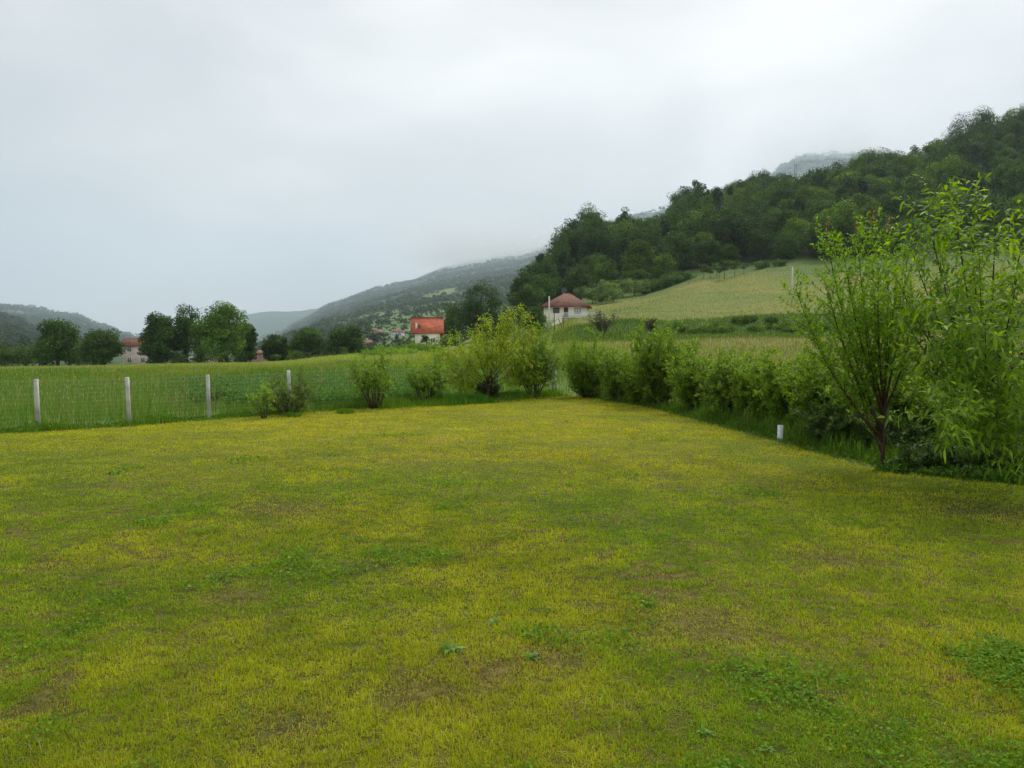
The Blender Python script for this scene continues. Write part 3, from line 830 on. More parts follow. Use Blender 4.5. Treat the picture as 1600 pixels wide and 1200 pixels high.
# hipped roof house on the slope
hx, hy, _ = W(883, 505, 165)
hz = zy(512, 165)
E = empty('hipped_roof_house', (hx, hy, hz), radians(-9))
tag(E, 'cream two storey house with a hipped dull red tiled roof and a white balustraded terrace', 'house')
zf_ = zy(496, 165) - hz; ze_ = zy(478.5, 165) - hz; zr_ = zy(457, 165) - hz
m = MB(); m.box(-4.6, 4.5, 0, 8.5, -2.5, ze_); m.build('wall', M_cream, E)
m = MB(); hip(m, 4.6, 0, 8.5, ze_, zr_ - ze_, .13, .75); rf = m.build('roof', M_roofold, E)
m = MB(); m.box(-.9, -.45, 5.2, 5.65, zr_ - 1.2, zr_ + .1); m.build('chimney', M_brick, rf)
m = MB(); m.box(-5.3, 5.2, -.72, -.66, ze_ - .14, ze_ + .03); m.build('gutter', M_brown, rf)
window(E, -2.6, -1.2, zf_ + .95, zf_ + 2.1, 0, pane=M_glass)
window(E, -.3, .65, zf_ + .06, zf_ + 2.15, 0, pane=M_brown, mull=1, name='door')
window(E, 2.0, 3.3, zf_ + .75, zf_ + 2.05, 0, pane=M_curtain)
window(E, 2.0, 3.0, zf_ + .85, zf_ + 2.05, 0, side=-4.6)
window(E, -3.9, -2.9, .2, 1.1, 0)
m = MB(); m.box(-.6, 7.0, -1.5, -.003, zf_ - .18, zf_); m.box(4.503, 7.0, 0.0, 2.0, zf_ - .18, zf_); tr = m.build('terrace', M_white, E)
m = MB(); m.box(-.45, 4.4, -1.2, -.01, zf_ - 1.1, zf_ - .183); m.box(4.55, 6.8, -1.2, 1.7, -1.0, zf_ - .183); m.build('terrace_wall', M_cream, tr)
m = MB(); m.box(-.6, 7.0, -1.5, -1.38, zf_ + .88, zf_ + .98); m.box(6.88, 7.0, -1.38, 2.0, zf_ + .88, zf_ + .98)
for k in range(38): x = -.58 + k * .2; m.box(x, x + .09, -1.48, -1.4, zf_ + .003, zf_ + .88)
for k in range(16): y = -1.3 + k * .2; m.box(6.9, 6.98, y, y + .09, zf_ + .003, zf_ + .88)
m.build('balustrade', M_white, E)
# outside stair going down to the left
st = MB(); n_ = 12
for k in range(n_):
    x1 = -.6 - k * .27; z1 = zf_ - .003 - k * .2
    st.box(x1 - .27, x1, -1.5, -.5, -2.3, z1)
so_ = st.build('stair', M_cream, E)
m = MB()
m.tube([(-.6, -1.5, zf_ + .9), (-.6 - n_ * .27, -1.5, zf_ + .9 - n_ * .2)], .06, 6)
for k in range(n_): x = -.73 - k * .27; z1 = zf_ - k * .2; m.box(x - .03, x + .03, -1.53, -1.47, z1 - .02, z1 + .86)
m.build('handrail', M_white, so_)

# orange roofed house
x0, y0, _ = W(668, 541, 190)
gz = zy(543, 190)
E = empty('gabled_house', (x0, y0, gz), radians(7))
tag(E, 'narrow cream house with a bright orange red gabled roof at the end of the meadow', 'house')
ze_ = zy(518, 190) - gz; zr_ = zy(495.5, 190) - gz
mw = MB(); mw.box(-3.1, 3.1, 0, 6.2, -1.5, ze_); mw.build('wall', M_cream, E)
mg = MB()
for xx in (-3.1, 2.95):
    mg.add([(xx, 0, ze_ + .003), (xx, 6.2, ze_ + .003), (xx, 3.1, zr_ - .25), (xx + .15, 0, ze_ + .003), (xx + .15, 6.2, ze_ + .003), (xx + .15, 3.1, zr_ - .25)], [[0, 1, 2], [3, 5, 4], [0, 3, 4, 1], [1, 4, 5, 2], [2, 5, 3, 0]])
mg.box(-3.16, -3.103, 0.0, 6.2, -.5, ze_)
mg.build('gable_boards', M_darkwall, E)
m = MB(); gable(m, -4.1, 4.1, 0, 6.2, ze_, zr_ - ze_, .35); rf = m.build('roof', M_roofred, E)
m = MB(); m.box(-2.95, -2.5, .6, 1.0, ze_ + .2, ze_ + 2.1); m.box(-3.0, -2.45, .55, 1.05, ze_ + 2.1, ze_ + 2.2); m.build('chimney', M_white, rf)
m = MB(); m.box(-2.2, -1.8, 1.0, 1.4, ze_ + .8, ze_ + 1.75); m.build('roof_hatch', M_brown, rf)
m = MB(); m.box(-4.1, 4.1, 2.98, 3.22, zr_ + .0, zr_ + .09); m.build('ridge_tiles', M_roofred, rf)
window(E, -1.6, -.6, 1.2, 2.3, 0, frame=M_white)
window(E, .8, 1.8, 1.2, 2.3, 0, frame=M_white)
window(E, 2.4, 3.4, .9, 2.0, 0, side=-3.165)

def small_house(name, px, yb, d, w_, h, rh, roof, wall, label, rz=0, nwin=2, kind='hip', storeys=1):
    x, y, _ = W(px, yb, d); z = zy(yb, d)
    if d > 400: z = float(zA(np.array([800 + 1200 * x / y]), np.array([float(y)]))[0]) + .2
    E = empty(name, (x, y, z), rz); tag(E, label, 'house')
    m = MB(); m.box(-w_ / 2, w_ / 2, 0, w_ * .8, -3, h); m.build('wall', wall, E)
    m = MB()
    if kind == 'hip': hip(m, w_ / 2, 0, w_ * .8, h, rh, .25, .5)
    else: gable(m, -w_ / 2 - .4, w_ / 2 + .4, 0, w_ * .8, h, rh, .4)
    m.build('roof', roof, E)
    if kind != 'hip':
        for xx in (-w_ / 2, w_ / 2 - .15):
            m = MB(); m.add([(xx, 0, h + .003), (xx, w_ * .8, h + .003), (xx, w_ * .4, h + rh - .2), (xx + .15, 0, h + .003), (xx + .15, w_ * .8, h + .003), (xx + .15, w_ * .4, h + rh - .2)], [[0, 1, 2], [3, 5, 4], [0, 3, 4, 1], [1, 4, 5, 2], [2, 5, 3, 0]])
            m.build('gable', wall, E)
    for s_ in range(storeys):
        zz = h * (s_ + .35) / storeys
        for k in range(nwin):
            xc = -w_ / 2 + w_ * (k + .5) / nwin
            window(E, xc - .5, xc + .5, zz, zz + 1.2, 0, frame=M_white)
    return E
small_house('village_house', 213, 572, 185, 6.0, 5.2, 1.6, M_roofold, M_pink, 'pinkish two storey house with a dull red roof beside the dark tree', radians(12), 2, 'gable', 2)
small_house('village_house', 236, 572, 192, 6.0, 3.6, 1.0, M_roofdark, M_brick, 'lower brick extension just right of the pinkish house', radians(12), 1, 'gable')
small_house('brick_shed', 331, 569, 188, 4.6, 1.9, 1.2, M_roofold, M_brick, 'small shed with a red roof seen under the dark tree trunks', 0, 1, 'gable')
small_house('village_house', 407, 566, 190, 9.5, 2.3, .7, M_roofdark, M_brick, 'unfinished low brick house right of the tall bright green tree', 0, 4, 'gable')
small_house('village_house', 620, 520, 640, 9.5, 4.0, 3.0, M_roofdark, M_white, 'white house with a hipped reddish roof on the far slope left of the orange roof', radians(-8), 3)
small_house('village_house', 592, 518, 660, 6, 4.6, 2.6, M_roofdark, M_pink, 'tall narrow pinkish house on the far slope, upper one of the pair', radians(30), 1, 'gable')
small_house('village_house', 574, 529, 560, 7, 3.4, 2.2, M_roofdark, M_pink, 'small grey pink house on the far slope, lower one of the pair', radians(20), 1, 'gable')
small_house('village_house', 515, 532, 480, 9.5, 3.2, 2.6, M_roofred, M_white, 'low house whose red roof shows behind the round dark tree', 0, 3)
small_house('village_house', 808, 408, 5200, 22, 10, 8, M_roofdark, M_white, 'tiny white house high on the misty slope', 0, 2)
small_house('village_house', 548, 492, 1500, 12, 3, 2.5, M_roofdark, M_white, 'tiny pale house among the fields half way up the far slope', 0, 2)
small_house('village_house', 528, 517, 650, 4, 2.2, 1.2, M_white, M_white, 'tiny white hut in the trees above the distant red roof', 0, 1)
# parked trailer-like pale van and lean-to under the trees
def van(px, yb, d, label):
    x, y, _ = W(px, yb, d)
    E = empty('parked_van', (x, y, float(H(x, y)))); tag(E, label, 'van')
    m = MB(); v = [(-2.3, 0, .4), (2.3, 0, .4), (2.3, 0, 1.1), (1.5, 0, 2.0), (-2.3, 0, 2.0)]
    m.add(v + [(a, 1.8, c) for a, b, c in v], [[0, 1, 2, 3, 4], [9, 8, 7, 6, 5], [0, 5, 6, 1], [1, 6, 7, 2], [2, 7, 8, 3], [3, 8, 9, 4], [4, 9, 5, 0]])
    m.build('body', M_pole, E)
    for xx in (-1.5, 1.4):
        for yy in (-.05, 1.65):
            m = MB(); m.tube([(xx, yy, .33), (xx, yy + .2, .33)], .33, 14); m.build('wheel', M_steel, E)
    m = MB(); m.box(-1.9, .4, -.02, -.003, 1.25, 1.75); m.build('window', M_glass, E)
van(309, 568, 178, 'pale van parked under the dark tree of the trio')

# ------------------------------------------------------------------ poles and mast
def pole(name, px, yt, yb, d, r0, r1, mat, label, cat='pole', arm=True, lean=0):
    x, y, _ = W(px, yb, d); zb = min(zy(yb, d), float(H(x, y))) - .3; zt = zy(yt, d)
    E = empty(name, (x, y, zb)); tag(E, label, cat)
    m = MB(); m.tube([(0, 0, 0), (lean, 0, zt - zb)], [r0, r1], 8); m.build('shaft', mat, E)
    if arm:
        m = MB(); m.box(-.45 + lean, .45 + lean, -.05, .05, zt - zb - .5, zt - zb - .42); o = m.build('crossarm', M_steel, E)
        for k in (-.38, .38): q = MB(); q.tube([(k + lean, 0, zt - zb - .42), (k + lean, 0, zt - zb - .25)], .05, 6); q.build('insulator', M_white, o)
    return E
pole('utility_pole', 858, 463, 510, 140, .17, .12, M_pole, 'pale concrete pole rising in front of the hipped roof house', arm=False)
pole('utility_pole', 1237.5, 418, 474, 150, .19, .13, M_pole, 'pale concrete pole standing in the dry field left of the plum tree', arm=False)
pole('lamp_post', 331, 551, 571, 172, .06, .05, M_white, 'thin white post in front of the tall bright green tree', arm=False)
E = pole('braced_pole', 866, 487, 512, 136, .09, .07, M_woodpole, 'dark wooden pole with a slanting brace before the stair of the hipped roof house', arm=False)
m = MB(); m.tube([(1.9, 0, -.1), (.75, 0, 2.75)], [.08, .07], 8); m.build('brace', M_woodpole, E)
pole('pipe_post', 880.5, 491, 512, 138, .05, .045, M_woodpole, 'short dark post just right of the braced pole', arm=False)
xm, ym, _ = W(1243, 255, 395)
E = empty('mast', (xm, ym, float(H(xm, ym)))); tag(E, 'thin dark twin mast standing above the tree tops of the wood', 'mast')
hm = zy(255, 395) - float(H(xm, ym))
for dx in (-.35, .5):
    m = MB(); m.tube([(dx, 0, 0), (dx, 0, hm - (1.5 if dx > 0 else 0))], [.16, .1], 6); m.build('mast_pole', M_steel, E)
m = MB(); m.box(-.9, 1.0, -.08, .08, hm - 2.6, hm - 2.45); m.build('crossarm', M_steel, E)

# ------------------------------------------------------------------ garden fence
def fence(name, P, hs, label, lean=-.03, r=.042):
    E = empty(name, (P[0][0], P[0][1], float(H(*P[0]))))
    ox, oy, oz = E.location
    tag(E, label, 'fence')
    tops = []
    for (x, y), h in zip(P, hs):
        z = float(H(x, y)); m = MB(); l = lean * h * random.uniform(.6, 1.3); c = .012
        v = []
        for zz, dx, rr in ((z - .3, -l * .2, r), (z + h - c, l, r * .96), (z + h, l, r * .8)):
            v += [(x - ox + dx - rr, y - oy - rr, zz - oz), (x - ox + dx + rr, y - oy - rr, zz - oz), (x - ox + dx + rr, y - oy + rr, zz - oz), (x - ox + dx - rr, y - oy + rr, zz - oz)]
        f = []
        for a in (0, 4):
            for k in range(4): f.append([a + k, a + (k + 1) % 4, a + 4 + (k + 1) % 4, a + 4 + k])
        f += [[3, 2, 1, 0], [8, 9, 10, 11]]
        m.add(v, f); m.build('post', M_conc, E); tops.append((x + l * .9, y, z, h))
    for (a, b) in zip(tops[:-1], tops[1:]):
        m = MB(); A = np.array(a[:2]); B = np.array(b[:2]); D = B - A; Ld = np.linalg.norm(D); n = np.array([-D[1], D[0]]) / Ld
        off = -n * (r + .006)
        if off[1] > 0: off = -off
        def wire(p, q, rr=.0017):
            m.tube([tuple(p), tuple(q)], rr, 3)
        nv = int(Ld / .10)
        for k in range(nv + 1):
            t = k / nv; xy = A + D * t + off; z = float(H(xy[0], xy[1])); hh = a[3] + (b[3] - a[3]) * t - .04
            wire((xy[0] - ox, xy[1] - oy, z + .02 - oz), (xy[0] - ox, xy[1] - oy, z + hh - oz))
        for k in range(12):
            hh = .03 + k * (min(a[3], b[3]) - .08) / 11
            p = A + off; q = B + off; rr = .0026 if k in (0, 11) else .0017
            wire((p[0] - ox, p[1] - oy, a[2] + hh - oz), (q[0] - ox, q[1] - oy, b[2] + hh - oz), rr)
        m.build('wire_panel', M_wire, E)
    return E
FL = [(-13.3, 17.35), (-11.7, 18.9), (-10.12, 20.25), (-8.7, 22.0), (-6.95, 24.0), (-4.95, 26.3), (-2.98, 28.55), (-.6, 31.25), (1.8, 34.0)]
fence('wire_fence', FL, [1.27] * 4 + [1.32] * 5, 'wire mesh garden fence on pale concrete posts along the meadow on the left')
FR = [(1.93, 33.85), (4.2, 33.0), (6.4, 31.6), (8.3, 29.5), (8.6, 26.5), (8.6, 23.5), (8.6, 20.8), (8.6, 18.0), (8.9, 15.0), (9.5, 12.2)]
fence('wire_fence', FR, [1.12] * 10, 'wire mesh garden fence behind the bushes on the right', lean=0)

# grey pipe stub
x, y, z = W(1219, 690, 16.6)
E = empty('pipe_stub', (x, y, 0)); tag(E, 'short pale grey plastic pipe standing upright in the lawn by the hedge', 'pipe')
m = MB(); k = 20; v = []
for zz, rr in ((-.1, .058), (.345, .058), (.345, .05), (-.1, .05)):
    v += [(rr * cos(2 * pi * j / k), rr * sin(2 * pi * j / k), zz) for j in range(k)]
m.add(v, [[a * k + j, a * k + (j + 1) % k, (a + 1) * k + (j + 1) % k, (a + 1) * k + j] for a in range(3) for j in range(k)])
m.build('pipe', M_pvc, E)
m = MB(); m.tube([(.0, 0, .03), (.0, 0, .10)], .064, 20); m.build('collar', M_pvc, E)

# ------------------------------------------------------------------ garden bushes
def garden_bush(px, d, ytop, wpx, seed, label, pal=PAL_SHRUB, leaf=.085, dense=1.0, nst=16, name='garden_bush', bare=.22, group=None, barkm=None, cat='bush', per=3):
    x = (px - 800) / 1200 * d; z = float(H(x, d)); h = zy(ytop, d) - z; rx = wpx * d / 2400
    sk = Skel(seed)
    n = int(nst * max(1, rx / .9))
    for i in range(n):
        a = i * 2.39996 + sk.r.normal(scale=.3); k = sqrt((i + .5) / n) * sk.r.uniform(.85, 1.1)
        b = (.16 * rx * cos(a), .16 * rx * sin(a), 0)
        dx = rx * k
        Ls = h * (1.0 - .25 * k * k) * sk.r.uniform(.7, 1.0) * (1.25 if i % 3 == 0 else 1)
        sk.grow(b, (dx * cos(a), dx * sin(a), Ls * 1.05), Ls * 1.0, .013 + .006 * h, 0,
                [dict(step=.2, wob=.07, up=.10, leaf=14 * dense, lfrom=.4, taper=.3),
                 dict(step=.14, wob=.13, n=7.5 * dense, per_m=1, **{'from': bare}, ang=46, len=.26, up=.3, leaf=26, lfrom=.1, rr=.5, rmin=.003),
                 dict(step=.10, wob=.15, n=2.6, ang=48, len=.2, abs=1, leaf=34, lfrom=.05, rr=.5, rmin=.002)])
    E = empty(name, (x, d, z))
    sk.wood('stem', barkm or M_bark, E, k=(6, 4, 3))
    v, f, c = shoot_leaves(sk, leaf, leaf * .52, pal, seed + 1, per=per, spread=58, jit=.012)
    mesh('foliage', v, f, M_leafn, c, E)
    return tag(E, label, cat, group)
garden_bush(412, 21.9, 606, 42, 401, 'small thin bush on a single stem, nearest the lawn beside the fourth fence post', nst=5, dense=.55, bare=.35)
garden_bush(452, 23.2, 582, 108, 402, 'low wide bush with arching twigs just in front of the fourth fence post', nst=14, dense=.6, bare=.25, pal=[(.12, .20, .035), (.17, .26, .045), (.13, .16, .05)])
garden_bush(585, 25.6, 563, 70, 403, 'upright bush with bare reddish stems at its foot, in the left fence row', nst=18, dense=.6, bare=.48, barkm=M_barkred)
garden_bush(665, 28.0, 562, 74, 404, 'grey green bush at the fence just left of the yellow green peach tree', nst=17, dense=.65, bare=.3)
garden_bush(760, 30.9, 590, 62, 405, 'dark low bush under the yellow green peach tree', nst=16, dense=1.0, bare=.1, pal=PAL_DARK)
garden_bush(834, 31.3, 528, 72, 406, 'tall upright bush just right of the yellow green peach tree', nst=20, dense=.75, bare=.25)
HB = [(918, 31.2, 541, 80, 'first bush of the right hedge at its far end beside the corner post'), (966, 29.4, 549, 66, 'second bush from the far end of the right hedge'),
      (1032, 26.4, 521, 88, 'tallest bush of the right hedge, standing above its neighbours'), (1000, 27.8, 562, 62, 'low bush filling the gap before the tallest hedge bush'),
      (1088, 23.8, 554, 84, 'bush of the right hedge next on the near side of the tallest one'), (1138, 21.4, 550, 88, 'bright topped bush in the middle of the right hedge'),
      (1186, 19.9, 566, 88, 'rounded lower bush in the hedge left of the grey pipe'), (1236, 18.3, 564, 98, 'dense bush of the hedge right behind the grey pipe'),
      (1284, 16.6, 560, 104, 'leafy bush of the hedge between the grey pipe and the plum tree'), (1335, 15.7, 592, 100, 'dark bush directly left of the plum tree trunk'),
      (1405, 15.6, 572, 120, 'leafy bush seen behind the plum tree trunk'), (1475, 14.3, 592, 130, 'dark bush behind the lowest branch of the peach tree'),
      (1548, 13.4, 602, 130, 'bush behind the peach tree trunk'), (1630, 12.9, 592, 140, 'bush at the right edge of the picture behind the peach tree')]
for i, (px, d, yt, wp, lb) in enumerate(HB):
    garden_bush(px, d, yt, wp, 420 + 3 * i, lb, pal=PAL_HEDGE if i % 4 != 1 else PAL_SHRUB, dense=1.0, nst=21, bare=.06, name='hedge_bush', leaf=.088 if i < 8 else .078, per=3)
# low shrubs at the foot of the near end
for i, (px, d, yt, wp, lb) in enumerate([(1296, 15.3, 636, 80, 'low dense shrub under the left side of the plum tree'), (1365, 14.5, 640, 84, 'low dense shrub directly behind the plum tree trunk'), (1425, 13.8, 648, 84, 'low dense shrub between the plum and the peach tree'), (1440, 12.6, 694, 80, 'low dark shrub at the foot of the peach tree, left one'), (1515, 12.2, 694, 90, 'low dark shrub at the foot of the peach tree, right one'), (1590, 12.0, 684, 90, 'low shrub at the right picture edge under the peach tree')]):
    garden_bush(px, d, yt, wp, 480 + 3 * i, lb, pal=PAL_MID, dense=1.0, nst=12, bare=.05, name='low_shrub', leaf=.08, per=3)

# ------------------------------------------------------------------ fruit trees
def bez(p, q, bow, n):
    p = np.array(p, float); q = np.array(q, float); m_ = (p + q) / 2 + np.array(bow)
    return [tuple((1 - t) ** 2 * p + 2 * t * (1 - t) * m_ + t * t * q) for t in np.linspace(0, 1, n)]

def limb(sk, p, q, bow, r0, r1, spec, leaf=0, lfrom=.4, n=9):
    """one limb towards q with shoots as given by spec[0]"""
    L_ = bez(p, q, bow, n); P = np.array(L_)
    sk.lines.append(([P[i] for i in range(n)], [r0 + (r1 - r0) * i / (n - 1) for i in range(n)], 0))
    ln = np.linalg.norm(P[-1] - P[0]); sp = spec[1]
    r = sk.r
    if leaf:
        for t in np.linspace(lfrom, 1, int(ln * (1 - lfrom) * leaf)):
            x = t * (n - 1); i = min(int(x), n - 2); dd = P[i + 1] - P[i]; dd /= np.linalg.norm(dd)
            sk.sites.append((P[i] + (P[i + 1] - P[i]) * (x - i), dd, t, 0))
    k = int(ln * sp['n']); ph = r.uniform(0, 6)
    for j in range(k):
        t = sp['from'] + (1 - sp['from']) * (j + r.random()) / k; x = min(t, .99) * (n - 1); i = int(x)
        dd = P[i + 1] - P[i]; dd = dd / np.linalg.norm(dd); a = np.cross(dd, (0, 0, 1.)); a /= np.linalg.norm(a) + 1e-6; b = np.cross(dd, a); ph += 2.4
        ang = radians(sp['ang'] * r.uniform(.6, 1.3)); nd = dd * cos(ang) + (a * cos(ph) + b * sin(ph)) * sin(ang)
        sk.grow(P[i] + (P[i + 1] - P[i]) * (x - i), nd, sp['len'] * r.uniform(.6, 1.3), max(sp.get('rmin', .003), r0 * .3 * (1 - t)), 1, spec)

# plum tree with upright stems
bx, by = 6.2, 12.8
E = empty('plum_tree', (bx, by, 0)); tag(E, 'slender young plum tree with upright stems and reddish shoot tips on the lawn edge', 'plum tree')
def loc(px, py, d, base):
    x, y, z = W(px, py, d); return (x - base[0], y - base[1], z)
sk = Skel(501)
SP = [None, dict(step=.09, wob=.10, n=11, **{'from': .2}, ang=42, len=.44, up=.8, leaf=40, lfrom=.02, rmin=.0035, taper=.4),
      dict(step=.07, wob=.1, n=1.3, ang=38, len=.15, abs=1, leaf=46, lfrom=.05, rr=.6, rmin=.002)]
tg = [(1243, 452, 12.6, .42), (1262, 505, 12.2, .5), (1292, 372, 12.9, .55), (1318, 392, 12.4, .9), (1340, 378, 13.1, .95), (1362, 362, 12.8, 1.1), (1388, 372, 13.3, 1.05),
      (1418, 398, 12.9, 1.0), (1290, 440, 12.1, .6), (1330, 450, 13.5, .85), (1400, 446, 12.3, 1.1), (1438, 470, 13.2, .95), (1372, 430, 12.0, 1.1), (1300, 520, 13.5, .7),
      (1352, 500, 12.2, .9), (1424, 500, 12.6, .9)]
pole_ = [(0, 0, -.15), (0.01, 0, .35), (.03, 0, .9), (.0, .0, 1.5)]
sk.lines.append(([np.array(p) for p in pole_], [.042, .035, .03, .018], 0))
for i, (px, py, d, hb) in enumerate(tg):
    q = loc(px, py, d, (bx, by)); b0 = (.01, 0, hb)
    bow = (.16 * np.sign(q[0]) * (.3 + abs(q[0])) * .8, .1 * (d - 12.8), -.12)
    limb(sk, b0, q, bow, .022, .004, SP, leaf=26, lfrom=.38)
# low side fork
limb(sk, (0, 0, .25), (-.42, .1, 1.5), (-.06, 0, 0), .024, .014, SP, leaf=0, n=7)
sk.wood('trunk', M_barkred, E, k=(8, 5, 3))
v, f, c = shoot_leaves(sk, .078, .042, PAL_PLUM, 502, per=1, spread=52, kind='diamond', jit=.012)
mesh('foliage', v, f, M_leafn, c, E)
# red shoot tips on the leaders
for i, (px, py, d, hb) in enumerate((tg[2], tg[4], tg[5], tg[6])):
    sk2 = Skel(503 + i)
    q = np.array(loc(px, py, d, (bx, by)))
    sk2.grow(q, (0, 0, 1), .30, .004, 0, [dict(step=.06, wob=.05, leaf=52, lfrom=.35)])
    ld = sk2.wood('leader', M_barkred, E)
    v, f, c = shoot_leaves(sk2, .065, .03, [(.34, .10, .04), (.38, .17, .06), (.28, .22, .04)], 504, per=1, spread=45)
    mesh('shoot_tip', v, f, M_leafn, c, ld)

# peach tree
def peach(base, trunk_h, limbs, seed, label, leafL, leafW, pal, shoots, perm, name='peach_tree', lowleaf=0, spread=62, flutter=.55):
    bx, by = base; bz = float(H(bx, by))
    E = empty(name, (bx, by, bz)); tag(E, label, 'peach tree')
    sk = Skel(seed)
    SPp = [None, dict(step=.10, wob=.09, n=shoots, **{'from': .28}, ang=44, len=.48, up=.55, leaf=perm, lfrom=.08, rmin=.0035, taper=.4),
           dict(step=.09, wob=.1, n=1.4, ang=46, len=.26, abs=1, leaf=perm, lfrom=.05, rr=.6, rmin=.0025)]
    sk.lines.append(([np.array(p) for p in [(0, 0, -.2), (.02, 0, trunk_h * .5), (0, .02, trunk_h), (.05, 0, trunk_h * 1.7)]], [.065, .055, .045, .022], 0))
    for i, (px, py, d, hb, r0) in enumerate(limbs):
        if py < 400: py += 24
        q = np.array(loc(px, py, d, base)) - np.array([0, 0, bz])
        b0 = (0, 0, hb); dz = q[2] - hb
        bow = (q[0] * .12, q[1] * .12, -.10 if dz > .5 else .25)
        limb(sk, b0, q, bow, r0 * .62, .004, SPp, leaf=perm * .7, lfrom=.55)
    sk.wood('trunk', M_barkred, E, k=(8, 5, 4))
    v, f, c = shoot_leaves(sk, leafL, leafW, pal, seed + 1, per=1, spread=spread, kind='long', droop=flutter, jit=.01)
    mesh('foliage', v, f, M_leafn, c, E)
    return E
PB = (7.5, 12.1)
peach(PB, .9, [(1446, 300, 10.6, 1.0, .035), (1490, 283, 11.0, 1.3, .04), (1515, 300, 11.6, 1.3, .03), (1556, 318, 10.4, 1.2, .04), (1600, 336, 11.0, 1.3, .04), (1650, 300, 11.4, 1.3, .04),
               (1425, 368, 11.2, 1.0, .035), (1396, 425, 10.8, .9, .03), (1408, 490, 11.4, .9, .03), (1470, 400, 12.0, 1.2, .03), (1530, 400, 9.8, 1.2, .03), (1590, 430, 9.6, 1.2, .03),
               (1480, 470, 9.6, 1.0, .03), (1540, 500, 9.2, .9, .03), (1430, 560, 11.5, .9, .025), (1470, 570, 12.3, .9, .025), (1490, 556, 10.0, .8, .025), (1600, 560, 9.4, .9, .03),
               (1478, 655, 8.9, .75, .028), (1500, 640, 9.4, .8, .02), (1560, 640, 9.6, .7, .025), (1620, 650, 9.3, .7, .02), (1680, 400, 10.6, 1.2, .04), (1660, 520, 10.0, 1.0, .03), (1590, 700, 9.6, .5, .02), (1515, 440, 12.6, 1.0, .03),
               (1630, 480, 12.4, 1.1, .03), (1560, 460, 12.2, 1.1, .03)],
      601, 'large bright green peach tree with long drooping leaves filling the right edge', .145, .041, PAL_PEACH, 5.4, 32, spread=70, flutter=.42)
YB = ((762 - 800) / 1200 * 30.2, 30.2)
peach(YB, .5, [(785, 497, 30, .6, .04), (800, 490, 30.6, .7, .04), (760, 500, 29.5, .6, .035), (740, 520, 30.4, .6, .035), (712, 530, 30, .6, .035), (690, 548, 29.6, .5, .03), (730, 560, 29.0, .5, .03),
               (820, 495, 31, .7, .035), (835, 520, 30.4, .6, .03), (770, 540, 29, .6, .03), (800, 545, 29.2, .6, .03), (820, 560, 29.8, .5, .03), (700, 580, 30.2, .4, .03), (830, 590, 30.4, .4, .02), (750, 530, 31.4, .6, .03), (785, 520, 31.4, .6, .03), (725, 598, 29.4, .4, .02), (664, 566, 29.8, .45, .025)],
      650, 'yellow green peach tree spreading over the far corner of the lawn', .19, .05, PAL_YELL, 10, 26, flutter=.6)

# ------------------------------------------------------------------ grass and weeds
def blades(x, y, z, h, w_, col, rng, lean=.5, two=False):
    n = len(x); a = rng.uniform(0, 2 * pi, n); l = np.abs(rng.normal(scale=lean, size=n)) * h; b = rng.uniform(0, 2 * pi, n)
    dx, dy = np.cos(a) * w_ / 2, np.sin(a) * w_ / 2; lx, ly = np.cos(b) * l, np.sin(b) * l
    p0 = np.stack([x - dx, y - dy, z - .004], 1); p1 = np.stack([x + dx, y + dy, z - .004], 1)
    hz = np.sqrt(np.maximum(h * h - l * l, (.25 * h) ** 2))
    if not two:
        p2 = np.stack([x + lx, y + ly, z + hz], 1)
        v = np.stack([p0, p1, p2], 1).reshape(-1, 3); return v, [np.arange(3 * n).reshape(-1, 3)], np.repeat(col, 3, 0)
    m0 = np.stack([x - dx * .8 + lx * .35, y - dy * .8 + ly * .35, z + hz * .6], 1); m1 = np.stack([x + dx * .8 + lx * .35, y + dy * .8 + ly * .35, z + hz * .6], 1)
    p2 = np.stack([x + lx, y + ly, z + hz * .97], 1)
    v = np.stack([p0, p1, m1, m0, p2], 1).reshape(-1, 3); k = np.arange(n)[:, None] * 5
    f = np.concatenate([k + np.array([0, 1, 2]), k + np.array([0, 2, 3]), k + np.array([3, 2, 4])])
    return v, [f], np.repeat(col, 5, 0)
def join(parts):
    V, F, C_ = [], {}, []; o = 0
    for v, fs, c in parts:
        for f in fs: F.setdefault(f.shape[1], []).append(f + o)
        V.append(v); C_.append(c); o += len(v)
    return np.vstack(V), [np.vstack(q) for q in F.values()], np.vstack(C_)
def wedge(n, q0, q1, p, rng, s0=-120, s1=1720):
    """points in front of the camera, density per ground area ~ q**-p"""
    e = 2 - p; u = rng.random(n)
    q = (q0 ** e + u * (q1 ** e - q0 ** e)) ** (1 / e)
    s = rng.uniform(s0, s1, n); return (s - 800) / 1200 * q, q, s

